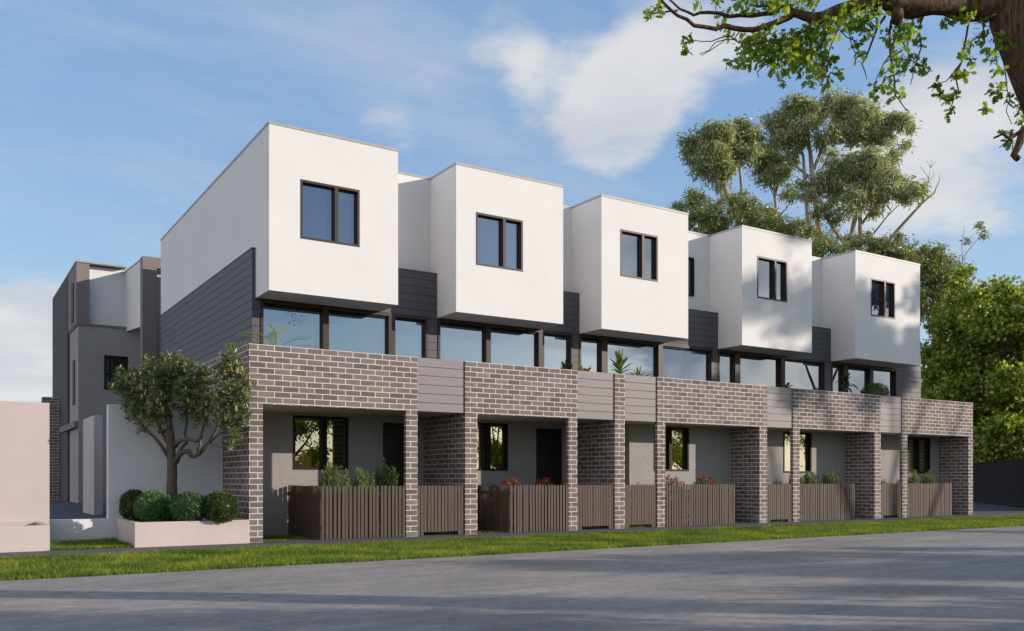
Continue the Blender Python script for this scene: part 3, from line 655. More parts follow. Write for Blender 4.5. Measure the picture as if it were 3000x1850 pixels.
# maples at the right
MAP = dict(clump_d=10, leaves_per=26, leaf=0.20, width=0.20, spread=0.2, tmpl=MAPLE, droop=0.35, curl=0.1, keep=1.0, out=0.4)
def fb(lst, d, depth): return [(at(x, y, d + rnd.uniform(-1, 1) * depth), r / FPX * d) for x, y, r in lst]
def fpath(pts, d): return [at(x, y, d) for x, y in pts]
for lab, d, path, bl in (
    ('light green maple with upright shoots, just right of the end house', 52, [(2835, 1330), (2830, 1200), (2815, 1060), (2820, 900)],
     [(2830, 800, 22), (2815, 840, 35), (2845, 880, 40), (2800, 900, 45), (2860, 930, 50), (2780, 960, 50), (2830, 990, 55), (2750, 1030, 50), (2800, 1070, 60), (2870, 1060, 55), (2745, 1110, 55), (2820, 1150, 60), (2880, 1140, 50), (2760, 1190, 55), (2840, 1230, 60), (2790, 1290, 60), (2865, 1320, 60), (2725, 1040, 35), (2740, 1160, 50), (2720, 1230, 50), (2900, 1220, 50)]),
    ('large leafy maple above the dark steel fence, cut by the right edge of the photo', 50, [(2960, 1330), (2955, 1180), (2940, 1050), (2930, 920)],
     [(2900, 850, 30), (2945, 855, 32), (2920, 890, 45), (2965, 900, 45), (2990, 870, 30), (2890, 950, 50), (2950, 960, 55), (3000, 940, 45), (3030, 1000, 60), (2910, 1020, 60), (2970, 1040, 60), (2900, 1100, 60), (2960, 1120, 65), (3020, 1100, 65), (2920, 1190, 60), (2985, 1200, 65), (2940, 1270, 60), (3000, 1290, 60), (2890, 1300, 55), (3060, 1200, 70), (3100, 1080, 70), (2950, 1340, 55), (3070, 920, 60)])):
    pp = fpath(path, d); base = (float(pp[0][0]), float(pp[0][1]), 0.0)
    tree('maple_tree', lab, 'tree', base, [([np.array(base)] + pp, 0.22, 0.05), ([pp[0], at(path[0][0] + 60, path[0][1] - 130, d - 1), at(path[0][0] + 110, path[0][1] - 260, d - 1.5)], 0.12, 0.04), ([pp[0], at(path[0][0] - 60, path[0][1] - 120, d), at(path[0][0] - 70, path[0][1] - 240, d)], 0.1, 0.04)],
         fb(bl, d, 1.8), M['maple'], M['bark_dark'], MAP, 0.05, 'maples beyond the steel fence', 0.01, 5)
tree('hedge_tree', 'dark low leafy tree filling the space under the maples behind the steel fence', 'tree', ground_of(at(2860, 1400, 56)),
     [([np.array(ground_of(at(2860, 1400, 56))), at(2860, 1300, 56), at(2860, 1180, 56)], 0.15, 0.05)],
     fb([(2720, 1300, 60), (2780, 1340, 60), (2850, 1350, 60), (2920, 1350, 60), (2990, 1350, 60), (2750, 1230, 60), (2830, 1260, 60), (2910, 1260, 60), (2980, 1240, 60), (3050, 1340, 70), (2700, 1180, 50), (2790, 1150, 60)], 56, 1.0),
     M['maple'], M['bark_dark'], dict(MAP, clump_d=12, leaves_per=24, leaf=0.24, width=0.24), 0.05)

# ------------------------------------------------------------------ oak in the foreground
OD = 9.4
def oc(x, y, d=OD): return at(1800 + x * S8, y * S8, d)
T = thing('oak_tree', 'old oak at the right edge, its leafy limb hanging across the sky', 'tree', (10.3, 3.45, 0))
ob = MB()
trunk = [np.array((10.3, 3.45, -0.1)), np.array((10.28, 3.55, 0.4)), at(3330, 1000, 9.2), at(3190, 560, 9.3), at(3085, 281, 9.4), at(3035, 150, 9.4), at(2995, 60, 9.5), at(2960, -120, 9.7), at(2950, -330, 10.0), at(2990, -560, 10.4)]
ob.tube(trunk, [0.46, 0.37, 0.32, 0.30, 0.29, 0.30, 0.31, 0.27, 0.2, 0.12], 14, wob=0.07)
def limb(pts, r0, r1, n=8, wob=0.05):
    p = [np.asarray(q) for q in pts]; 
    # subdivide with small wander
    out = [p[0]]
    for a, b in zip(p[:-1], p[1:]):
        m = (a + b) / 2 + np.array([rnd.gauss(0, 1) for _ in range(3)]) * 0.05 * np.linalg.norm(b - a); out += [m, b]
    ob.tube(out, taper(r0, r1, len(out)), n, wob=wob); return out
tips = []
main = limb([at(2960, 30, 9.5), at(2860, 25, 9.5), at(2780, 12, 9.4), at(2700, 15, 9.3), at(2630, 18, 9.3), at(2540, 0, 9.3), oc(1380, 25, 9.3), oc(1240, 60, 9.3), oc(1100, 102, 9.3), oc(1000, 72, 9.35)], 0.145, 0.042, 10, 0.08)
limb([at(2632, 10, 9.3), at(2628, 40, 9.27), at(2627, 60, 9.22)], 0.075, 0.055, 9, 0.1)     # cut stub
tips += limb([oc(1000, 72, 9.35), oc(930, 110, 9.3), oc(850, 142, 9.3), oc(720, 166, 9.3), oc(620, 145, 9.3), oc(560, 162, 9.3), oc(440, 142, 9.2), oc(350, 88, 9.2), oc(280, 25, 9.2), oc(245, -15, 9.2)], 0.036, 0.012, 6)
tips += limb([oc(1000, 72, 9.35), oc(960, 40, 9.4), oc(870, 30, 9.4), oc(790, 38, 9.4)], 0.03, 0.012, 6)
tips += limb([oc(900, 72, 9.4), oc(760, 88, 9.5), oc(640, 92, 9.5), oc(520, 70, 9.5), oc(440, 85, 9.5), oc(360, 50, 9.5), oc(300, -5, 9.5)], 0.026, 0.01, 6)
tips += limb([oc(350, 60, 9.2), oc(270, 70, 9.2), oc(192, 72, 9.2)], 0.012, 0.006, 5)
for pth, r0 in (([(1180, 90), (1110, 170), (1020, 260), (930, 310), (850, 350), (790, 400), (800, 430)], 0.014), ([(1180, 90), (1060, 170), (960, 220), (840, 230), (730, 270)], 0.014), ([(1200, 130), (1150, 250), (1080, 330), (1030, 400), (1000, 450)], 0.012),
                ([(860, 150), (790, 220), (720, 240), (640, 200), (540, 230), (420, 220)], 0.012), ([(640, 200), (590, 240), (480, 310)], 0.006), ([(700, 165), (660, 220), (560, 235), (470, 300)], 0.007), ([(1250, 60), (1240, 160), (1190, 280), (1180, 400)], 0.012),
                ([(1500, 90), (1420, 250), (1370, 355), (1398, 440)], 0.014), ([(1535, 110), (1525, 260), (1545, 400), (1555, 530), (1590, 575), (1632, 618)], 0.014), ([(1555, 530), (1500, 575)], 0.006), ([(1530, 300), (1470, 400), (1440, 470)], 0.007),
                ([(1560, 110), (1600, 240), (1640, 330), (1720, 370)], 0.009), ([(1722, 60), (1700, 260), (1660, 380), (1640, 470)], 0.011), ([(1350, 90), (1300, 180), (1330, 290)], 0.008), ([(1330, 290), (1400, 300)], 0.006),
                ([(1985, 75), (1950, 200), (1925, 340), (1905, 500), (1870, 580), (1855, 630)], 0.013), ([(1925, 340), (1840, 450), (1790, 470)], 0.007), ([(2060, 80), (2040, 200), (1960, 240), (1920, 270)], 0.009), ([(2100, 120), (2110, 260), (2130, 400)], 0.009),
                ([(2150, 200), (2170, 440), (2175, 500), (2240, 600)], 0.008), ([(2175, 500), (2140, 500), (2110, 460)], 0.005), ([(2190, 560), (2170, 620), (2200, 690)], 0.005), ([(1230, 150), (1340, 230), (1350, 300)], 0.006), ([(1100, 430), (1150, 470)], 0.006)):
    dd = OD + rnd.uniform(-0.35, 0.35)
    tips += limb([oc(x, y, OD if k == 0 else OD + (dd - OD) * k / (len(pth) - 1)) for k, (x, y) in enumerate(pth)], r0, 0.004, 5)
limb([at(3090, 330, 9.3), oc(2330, 640, 9.2), oc(2265, 720, 9.15), oc(2245, 790, 9.1), oc(2212, 860, 9.1), oc(2240, 885, 9.1)], 0.05, 0.03, 7, 0.12)
tips += limb([oc(2265, 720, 9.15), oc(2190, 772, 9.1), oc(2150, 742, 9.1), oc(2100, 765, 9.1)], 0.022, 0.01, 6)
limb([oc(2190, 772, 9.1), oc(2130, 820, 9.1)], 0.008, 0.004, 5)
# limbs of the part of the crown above the picture
for x, y, d in ((2700, -500, 9.0), (2400, -420, 9.8), (3200, -700, 10.5), (2600, -700, 10.5), (3300, -300, 9.0), (2900, -900, 10.5)):
    limb([at(2960, -200, 9.8), at((x + 2960) / 2, (y - 260) / 2, (d + 9.8) / 2), at(x, y, d)], 0.1, 0.03, 6)
ob.build('trunk', M['bark_oak'], T, smooth=True)
OB = [(700, 25, 60), (760, 15, 50), (860, 25, 60), (930, 20, 50), (1010, 30, 50), (1080, 15, 50), (1300, 70, 70), (1380, 110, 70), (1450, 60, 60), (1250, 100, 60), (1180, 150, 70), (1130, 180, 70), (1060, 200, 70), (830, 210, 75), (770, 250, 65), (720, 230, 55), (760, 300, 60),
      (870, 270, 75), (950, 250, 80), (900, 320, 75), (1030, 250, 80), (1120, 240, 60), (1150, 320, 65), (1060, 340, 75), (980, 350, 55), (1180, 390, 55), (1240, 400, 38), (1120, 400, 50), (640, 350, 34), (690, 345, 34), (740, 330, 40), (940, 410, 26), (930, 465, 24), (1080, 450, 32), (1175, 470, 22), (880, 370, 40),
      (460, 15, 28), (590, 115, 32), (640, 180, 30), (405, 210, 24), (230, 65, 24), (200, 80, 15), (402, 280, 14), (240, 30, 20), (570, 20, 30), (1000, 300, 60),
      (1530, 190, 50), (1600, 150, 55), (1640, 190, 50), (1660, 130, 45), (1580, 240, 50), (1560, 320, 48), (1600, 380, 48), (1640, 330, 40), (1700, 370, 36), (1720, 390, 24), (1440, 490, 26), (1480, 480, 20), (1540, 440, 32), (1560, 520, 28), (1340, 235, 22), (1350, 305, 34), (1445, 520, 14), (1520, 380, 30), (1680, 240, 35), (1420, 170, 45), (1340, 150, 45),
      (1900, 105, 42), (1970, 90, 35), (2040, 110, 40), (1940, 280, 42), (1990, 230, 36), (2045, 190, 40), (1900, 420, 38), (1945, 400, 30), (1870, 530, 30), (1855, 620, 24), (1790, 465, 26), (1830, 545, 26), (1975, 330, 24), (1800, 520, 16), (1830, 120, 26),
      (2110, 250, 40), (2100, 320, 34), (2130, 390, 24), (2090, 510, 22), (2145, 470, 22), (2240, 590, 30), (2060, 600, 13), (2190, 740, 22), (2190, 790, 14), (2190, 540, 24), (2160, 230, 40), (2110, 530, 14), (2250, 660, 18)]
oblobs = []
for x, y, r in OB:
    d = OD + rnd.uniform(-0.45, 0.45); oblobs.append((oc(x, y, d), r * 1.05 * S8 / FPX * d))
up = [(at(2700 + rnd.uniform(-450, 650), -120 - rnd.uniform(0, 800), 9.6 + rnd.uniform(-1.2, 1.6)), rnd.uniform(0.28, 0.5)) for _ in range(30)]
Cs, Ds = [], []
for c, r in oblobs:
    n = max(14, int(7600 * r ** 2.4)); p, d = ball_pts(n, c, r, 0.0); Cs.append(p); q = unit(npr.normal(size=(n, 3))); q[:, 2] -= 0.35; Ds.append(q)
for c, r in up:
    n = 80; p, d = ball_pts(n, c, r, 0.2); Cs.append(p); q = unit(npr.normal(size=(n, 3))); q[:, 2] -= 0.35; Ds.append(q)
C = np.concatenate(Cs); D = np.concatenate(Ds)
np_mesh('crown', leaf_polys(C, D, 0.074, 0.054, LOBED, 0.15), len(LOBED), M['oak'], T)

# ------------------------------------------------------------------ small banksia tree and box balls in the planter
BS = 0.29096
def bd(x): return 18.42 - max(0, (x - 700) / 800) * 0.85 - max(0, (700 - x) / 700) * 0.15
def bp(x, y, dd=0.0): return at(300 + x * BS, 980 + y * BS, bd(x) + dd)
b0 = bp(700, 1560); base = (float(b0[0]), float(b0[1]), 0.40)
T = thing('banksia_tree', 'small gnarled tree with upright yellow flower spikes, growing in the white planter', 'tree', base)
tb = MB()
def bl(pts, r0, r1, dd=0.0, n=8):
    p = [bp(x, y, dd * k / max(1, len(pts) - 1)) for k, (x, y) in enumerate(pts)]; tb.tube(p, taper(r0, r1, len(p)), n, wob=0.08)
tb.tube([np.array(base), bp(700, 1500), bp(702, 1380), bp(700, 1280), bp(690, 1180), bp(690, 1080), bp(680, 960), bp(670, 850), bp(660, 700)], [0.135, 0.105, 0.095, 0.10, 0.095, 0.085, 0.075, 0.055, 0.03], 10, wob=0.07)
bl([(665, 1230), (625, 1170), (585, 1110), (530, 1040), (480, 1000), (400, 930), (330, 840)], 0.045, 0.02, -0.4); bl([(680, 1130), (640, 1060), (600, 990), (560, 900), (540, 780)], 0.05, 0.02, 0.3)
bl([(560, 980), (620, 975), (680, 970)], 0.04, 0.04, 0.1); bl([(735, 1290), (770, 1220), (810, 1185), (870, 1180), (900, 1230), (930, 1230), (985, 1195), (1040, 1130), (1100, 1050), (1150, 960), (1180, 850)], 0.06, 0.03, 0.2)
bl([(720, 1130), (770, 1075), (850, 1050), (940, 1075), (990, 1040), (1010, 950), (1020, 850)], 0.055, 0.025, -0.3); bl([(760, 1220), (800, 1140), (850, 1090), (830, 1000), (850, 900)], 0.04, 0.02, 0.3)
bl([(960, 1180), (985, 1110), (980, 1060)], 0.035, 0.03); bl([(1080, 1090), (1150, 1020), (1250, 960), (1330, 880)], 0.025, 0.012, -0.3); bl([(1090, 1100), (1160, 1130), (1230, 1140)], 0.012, 0.006)
bl([(1180, 850), (1250, 650), (1280, 450), (1285, 250)], 0.03, 0.01); bl([(1020, 850), (1010, 700), (1050, 520)], 0.022, 0.01); bl([(670, 850), (700, 600), (710, 380)], 0.03, 0.01); bl([(540, 780), (480, 600), (400, 480), (250, 440)], 0.025, 0.01, -0.4); bl([(850, 900), (850, 650), (860, 450)], 0.022, 0.01, 0.3)
BB = [(230, 380, 75), (190, 440, 70), (130, 520, 55), (270, 470, 90), (330, 430, 80), (220, 570, 80), (300, 600, 100), (250, 680, 75), (360, 700, 95), (310, 800, 85), (400, 800, 90), (420, 900, 70), (390, 960, 40), (440, 260, 36), (450, 320, 50), (440, 420, 80), (550, 290, 60), (620, 270, 60), (570, 390, 90), (690, 230, 65), (740, 230, 50), (700, 320, 80),
      (660, 430, 100), (740, 440, 90), (520, 530, 110), (620, 570, 110), (720, 600, 110), (460, 660, 100), (560, 700, 110), (660, 740, 110), (530, 830, 90), (620, 860, 70), (810, 320, 55), (870, 310, 60), (930, 310, 45), (850, 420, 90), (940, 430, 75), (820, 540, 100), (920, 560, 95), (800, 680, 110), (900, 720, 110), (1030, 350, 40), (1040, 430, 60), (1060, 500, 60), (1000, 640, 110),
      (1000, 780, 110), (1090, 700, 90), (880, 830, 80), (960, 880, 80), (1050, 880, 80), (1280, 140, 45), (1270, 210, 60), (1300, 280, 75), (1240, 330, 75), (1330, 350, 75), (1200, 420, 85), (1290, 440, 95), (1380, 440, 75), (1430, 420, 40), (1210, 540, 90), (1310, 560, 100), (1410, 560, 75), (1460, 580, 55), (1490, 510, 30), (1230, 660, 95), (1330, 680, 100), (1420, 680, 65), (1190, 780, 95),
      (1290, 800, 95), (1390, 800, 80), (1440, 760, 45), (1340, 900, 80), (1420, 920, 60), (1250, 900, 70), (1330, 1000, 65), (1290, 1080, 50), (1360, 1040, 45), (1300, 1120, 28)]
Cs, Ds = [], []
for x, y, r in BB:
    c = bp(x, y, rnd.uniform(-0.15, 0.12) if x > 1000 else rnd.uniform(-0.35, 0.3)); rr = r * 1.1 * BS / FPX * 18.2
    n = max(3, int(210 * (rr / 0.2) ** 2 / 6.8)); p, d = ball_pts(n, c, rr, 0.3, 0.3)
    ax = unit(d * 0.7 + np.array((0, 0, 0.9)) + npr.normal(size=d.shape) * 0.25)
    for k in range(13):   # leaf whorls
        a = npr.uniform(0, 6.28, n); e1 = unit(np.cross(ax, (0.3, 0.8, 0.1))); e2 = np.cross(ax, e1)
        dd = e1 * np.cos(a)[:, None] + e2 * np.sin(a)[:, None] + ax * npr.uniform(0.1, 1.3, (n, 1))
        Cs.append(p + ax * npr.uniform(-0.06, 0.02, (n, 1))); Ds.append(dd)
np_mesh('crown', leaf_polys(np.concatenate(Cs), np.concatenate(Ds), 0.085, 0.021, OVAL, 0.08), 6, M['banksia'], T)
tb.build('trunk', M['bark_banksia'], T, smooth=True)
SP = [(280, 410, 0), (318, 405, 0), (378, 397, 0), (328, 455, 1), (473, 385, 0), (530, 345, 0), (518, 485, 0), (395, 480, 1), (632, 250, 1), (836, 300, 0), (830, 365, 0), (843, 545, 0), (1043, 455, 0), (1150, 370, 0), (1235, 388, 0), (1300, 355, 1), (1356, 370, 0), (1406, 348, 0), (428, 600, 0), (398, 625, 0), (552, 672, 0), (588, 704, 0), (610, 760, 0), (565, 785, 1), (470, 780, 1), (804, 700, 1), (864, 668, 0), (1047, 700, 0), (1048, 805, 0), (1088, 842, 0), (1172, 835, 1), (1185, 890, 0), (1240, 850, 0), (103, 522, 0), (1352, 280, 0), (1482, 495, 0), (1345, 750, 0), (1205, 770, 0)]
def spike_mesh():
    mb = MB(); L = 0.115; mb.tube([(0, 0, -0.045), (0, 0, -0.035), (0, 0, 0), (0, 0, 0.04), (0, 0, 0.055)], [0.012, 0.021, 0.023, 0.021, 0.009], 9, wob=0.08); return mb
proto = {}
for x, y, k in SP:
    c = bp(x, y, -0.45 if x < 1000 else -0.32)
    if k not in proto:
        o = spike_mesh().build('flower_spike', M['spike_old'] if k else M['spike'], None, smooth=True); proto[k] = o
    else:
        o = proto[k].copy(); COL.objects.link(o)
    o.parent = T; o.location = tuple(c - np.array(base)); s = rnd.uniform(0.7, 1.05); o.scale = (s, s, s * rnd.uniform(0.9, 1.2)); o.rotation_euler = (rnd.uniform(-0.15, 0.15), rnd.uniform(-0.15, 0.15), rnd.uniform(0, 6))
def ball_shrub(name, label, c, r, m, n, leaf, width, group, base_z, cat='shrub', rz=None):
    T = thing(name, label, cat, (float(c[0]), float(c[1]), base_z), group)
    d = unit(npr.normal(size=(n, 3))); lump = 1 + 0.05 * np.sin(d[:, 0] * 7 + c[0] * 5) * np.sin(d[:, 2] * 6 + 1) + 0.04 * np.sin(d[:, 1] * 9 + c[1])
    s = (lump * (1 - 0.16 * npr.random(n) ** 1.5))[:, None]
    rr = np.array((r, r, rz or r)); P = np.asarray(c) + d * rr * s
    P = np.maximum(P, (-1e9, -1e9, base_z + 0.01))
    np_mesh('foliage', leaf_polys(P, d * 0.8 + npr.normal(size=d.shape) * 0.7 + np.array((0, 0, 0.25)), leaf, width, OVAL, 0.1), 6, m, T)
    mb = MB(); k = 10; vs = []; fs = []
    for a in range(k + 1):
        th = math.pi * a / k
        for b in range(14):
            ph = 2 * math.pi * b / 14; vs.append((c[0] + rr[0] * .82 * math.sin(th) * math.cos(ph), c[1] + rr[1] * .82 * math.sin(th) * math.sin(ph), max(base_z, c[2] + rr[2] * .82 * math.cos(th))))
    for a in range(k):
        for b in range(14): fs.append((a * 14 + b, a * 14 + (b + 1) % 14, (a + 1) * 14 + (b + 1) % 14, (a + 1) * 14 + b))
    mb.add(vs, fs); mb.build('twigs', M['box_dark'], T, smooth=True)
    return T
PS = 0.19845
def pb(x, y, d): return at(300 + x * PS, 1350 + y * PS, d)
GB = 'clipped box balls in the white planter'
for x, y, r, rz, d, m, lab in ((475, 665, 195, 225, 18.6, 'box_dark', 'dark clipped box ball at the left end of the white planter'), (760, 690, 262, 235, 17.75, 'box_light', 'bright fresh green clipped box ball left of the trunk in the planter'),
                               (1285, 695, 262, 220, 17.6, 'box_mid', 'blue green clipped box ball right of the trunk in the planter'), (1740, 690, 250, 225, 17.75, 'box_dark', 'dark olive clipped box ball beside the brick corner')):
    c = pb(x, y, d); ball_shrub('box_ball', lab, c, r * PS / FPX * d, M[m], 5200, 0.036, 0.02, GB, 0.405, rz=rz * PS / FPX * d)

# ------------------------------------------------------------------ shrubs behind the picket fences
def spiky_shrub(label, x, y, h, w, group):
    T = thing('bush', label, 'shrub', (x, y, -0.03), group); Cs, Ds = [], []; st = MB()
    for k in range(46):
        a = rnd.uniform(0, 6.28); q = rnd.random() ** 0.6; hx = x + math.cos(a) * w * q; hy = y + math.sin(a) * w * 0.7 * q
        top = (h + 0.06) * (1 - 0.13 * q * q) * rnd.uniform(0.76, 1.12); n = 240
        t = npr.random(n) ** 0.8; p = np.stack((x + (hx - x) * (0.3 + 0.7 * t), y + (hy - y) * (0.3 + 0.7 * t), 0.12 + (top - 0.12) * t), 1) + npr.normal(size=(n, 3)) * np.array((0.018, 0.018, 0.01))
        d = npr.normal(size=(n, 3)) * 0.7; d[:, 2] += 0.9; Cs.append(p); Ds.append(d)
        st.tube([(x, y, -0.03), (x + (hx - x) * 0.5, y + (hy - y) * 0.5, top * 0.4), (hx, hy, top * 0.95)], [0.008, 0.006, 0.003], 4, cap=False)
    np_mesh('foliage', leaf_polys(np.concatenate(Cs), np.concatenate(Ds), 0.055, 0.017, DIAMOND, 0.05), 4, M['conifer'], T)
    st.build('stem', M['bark_dark'], T)
G1 = 'green bushes behind the first fence'
spiky_shrub('upright green bush at the left behind the first fence', 7.28, 18.62, 1.47, 0.36, G1); spiky_shrub('rounder green bush in the middle behind the first fence', 7.98, 18.62, 1.42, 0.36, G1); spiky_shrub('tallest green bush beside the brick post of the first porch', 8.52, 18.66, 1.52, 0.32, G1)
for k, (x, h, lab) in enumerate(((22.45, 1.38, 'leftmost green bush behind the fourth fence'), (23.2, 1.34, 'middle green bush behind the fourth fence'), (24.15, 1.40, 'rightmost green bush behind the fourth fence'))): spiky_shrub(lab, x, 18.62, h, 0.33, 'green bushes behind the fourth fence')
spiky_shrub('left green bush behind the last fence', 28.55, 18.62, 1.42, 0.32, 'green bushes behind the last fence'); spiky_shrub('right green bush behind the last fence', 29.5, 18.62, 1.38, 0.3, 'green bushes behind the last fence')
def flower_shrub(label, x, y, h, w, group):
    T = thing('flowering_bush', label, 'shrub', (x, y, -0.03), group)
    p, d = ball_pts(1500, (x, y, h * 0.5), (w, w * 0.75, h * 0.5), 0.55)
    np_mesh('foliage', leaf_polys(p, d + npr.normal(size=d.shape) * 0.6, 0.06, 0.032, OVAL, 0.1), 6, M['box_mid'], T)
    c, d = ball_pts(95, (x, y, h * 0.52), (w, w * 0.78, h * 0.51), 0.9, 0.4); k = 9
    P = (c[:, None] + npr.normal(size=(len(c), k, 3)) * 0.02).reshape(-1, 3); D = np.repeat(d, k, 0) + npr.normal(size=(len(c) * k, 3)) * 0.8
    np_mesh('blossom', leaf_polys(P, D, 0.038, 0.03, OVAL, 0.2), 6, M['red'], T)
    MB().tube([(x, y, -0.03), (x, y, h * 0.4)], [0.02, 0.012], 6).build('stem', M['bark_dark'], T)
G2, G3 = 'red flowering bushes behind the second fence', 'red flowering bushes behind the third fence'
flower_shrub('left red flowering bush behind the second fence', 11.95, 18.66, 1.30, 0.36, G2); flower_shrub('right red flowering bush behind the second fence, beside the post', 12.92, 18.66, 1.31, 0.36, G2)
flower_shrub('left red flowering bush behind the third fence', 17.28, 18.66, 1.36, 0.46, G3); flower_shrub('right red flowering bush behind the third fence', 18.6, 18.66, 1.36, 0.48, G3)

# ------------------------------------------------------------------ balcony plants
def pot(T, x, y, z1, r=0.17):
    mb = MB(); mb.tube([(x, y, 3.02), (x, y, 3.05), (x, y, z1 - 0.04), (x, y, z1)], [r * 0.72, r * 0.75, r * 0.98, r], 16); mb.build('pot', M['pot'], T, smooth=False)
def strap(path, w, m_pts):
    """flat leaf along a path: quads"""
    P = [np.asarray(p, float) for p in path]; k = len(P); out = []
    side = unit(np.cross(P[-1] - P[0], np.array((0, 0, 1.0)) + npr.normal(size=3) * 0.2))
    ws = [w * math.sin(math.pi * min(1, (0.12 + 0.88 * i / (k - 1)))) ** 0.7 if i < k - 1 else 0.002 for i in range(k)]
    for i in range(k - 1): out += [P[i] - side * ws[i] / 2, P[i] + side * ws[i] / 2, P[i + 1] + side * ws[i + 1] / 2, P[i + 1] - side * ws[i + 1] / 2]
    m_pts.extend(out)
def rosette(T, c, n, L, w, m, lift=(0.2, 1.3), arch=0.5, name='foliage', hgt=0.0):
    pts = []
    for k in range(n):
        a = 2.4 * k + rnd.uniform(-0.2, 0.2); e = lift[0] + (lift[1] - lift[0]) * (k / n); l = L * rnd.uniform(0.8, 1.1)
        d = np.array((math.cos(a) * math.cos(e), math.sin(a) * math.cos(e), math.sin(e))); s = np.asarray(c) + np.array((0, 0, hgt * k / n))
        path = [s + d * l * t + np.array((0, 0, -arch * l * t * t * math.cos(e))) for t in (0, 0.2, 0.4, 0.6, 0.8, 1.0)]
        strap(path, w, pts)
    np_mesh(name, np.array(pts), 4, m, T)
def potted(name, label, x, y, zpot, cat='plant'):
    T = thing(name, label, cat, (x, y, 3.02), 'potted plants on the balconies'); pot(T, x, y, zpot); return T
# palm
T = potted('palm_plant', 'yellow green feathery palm on the first balcony, beside the brick corner', 6.0, 18.72, 3.98)
pts = []; stm = MB()
for ang, el, L in ((2.9, 0.95, 0.95), (0.1, 1.0, 0.95), (-1.5, 1.5, 0.85), (3.3, 0.55, 0.9), (-0.4, 0.6, 0.9), (-2.2, 1.2, 0.7)):
    d = np.array((math.cos(ang) * math.cos(el), math.sin(ang) * math.cos(el) * 0.55, math.sin(el)))
    sp = [np.array((6.0, 18.72, 3.95)) + d * L * t + np.array((d[0], d[1], 0)) * 0.35 * t * t + np.array((0, 0, -0.42 * t * t * L)) for t in np.linspace(0, 1, 22)]
    stm.tube(sp[::3] + [sp[-1]], 0.006, 4, cap=False)
    for k in range(4, 22, 2):
        tv = unit(sp[k] - sp[k - 1]); sd = unit(np.cross(tv, (0, 0, 1.0))); ll = 0.27 * math.sin(math.pi * (k - 3) / 20) + 0.03
        for s in (-1, 1):
            q = sp[k] + (sd * s * 0.75 + tv * 0.65 + np.array((0, 0, 0.12))) * ll; e = q + (tv * 0.3 + sd * s * 0.1 + np.array((0, 0, -0.5))) * ll * 0.35
            wv = tv * 0.011
            pts += [sp[k] - wv * .5, sp[k] + wv * .5, q + wv, q - wv]; pts += [q - wv, q + wv, e + wv * .1, e - wv * .1]
np_mesh('frond', np.array(pts), 4, M['palm'], T); stm.build('stem', M['palm'], T)
T = potted('aloe_plant', 'small dark spiky plant at the right end of the second balcony', 13.70, 18.70, 3.98); rosette(T, (13.70, 18.70, 4.0), 16, 0.34, 0.06, M['dark_leaf'], (0.3, 1.45), 0.1)
T = potted('bromeliad_plant', 'broad leaved plant with a red flower, left on the third balcony', 14.28, 18.70, 3.95); rosette(T, (14.25, 18.70, 4.05), 7, 0.50, 0.13, M['cordy'], (0.5, 1.2), 0.35)
pts = []
for k in range(12):
    a = k * 2.4; strap([np.array((14.36, 18.68, 4.06)), np.array((14.36 + math.cos(a) * 0.05, 18.68 + math.sin(a) * 0.05, 4.17)), np.array((14.36 + math.cos(a) * 0.09, 18.68 + math.sin(a) * 0.09, 4.24))], 0.035, pts)
np_mesh('blossom', np.array(pts), 4, M['red'], T)
T = potted('dracaena_plant', 'large yellow edged dracaena on the third balcony, above the narrow pier', 15.48, 18.70, 3.8)
rosette(T, (15.48, 18.70, 4.02), 46, 0.52, 0.085, M['cordy'], (0.0, 1.45), 0.35, hgt=0.36); MB().tube([(15.48, 18.70, 3.78), (15.49, 18.70, 4.25)], 0.025, 6).build('stem', M['bark_dark'], T)
T = potted('dracaena_plant', 'small yellow leaved dracaena right of the large one on the third balcony', 16.12, 18.70, 3.9); rosette(T, (16.12, 18.70, 4.02), 16, 0.42, 0.065, M['cordy'], (0.25, 1.3), 0.2)
T = potted('aloe_plant', 'tiny leaf tip showing over the slat panel of the fourth balcony', 22.0, 18.75, 3.9); rosette(T, (22.0, 18.75, 3.86), 8, 0.27, 0.04, M['dark_leaf'], (0.8, 1.5), 0.1)
T = potted('drooping_dracaena', 'dark drooping plant with arching leaves at the right end balcony', 25.05, 18.70, 3.8)
rosette(T, (25.05, 18.70, 4.3), 17, 0.62, 0.09, M['dark_leaf'], (0.45, 1.2), 1.15, hgt=0.25); rosette(T, (25.0, 18.70, 3.98), 7, 0.5, 0.07, M['dark_leaf'], (0.4, 1.0), 0.9, name='lower_foliage'); MB().tube([(25.05, 18.70, 3.78), (25.06, 18.70, 4.4)], 0.03, 6).build('stem', M['bark_dark'], T)
T = ball_shrub('topiary_ball', 'dark clipped round topiary ball behind the right end parapet', (26.58, 18.70, 4.17), 0.44, M['box_dark'], 2600, 0.05, 0.02, 'potted plants on the balconies', 3.60, cat='plant', rz=0.37)
pot(T, 26.58, 18.70, 3.80, 0.24)

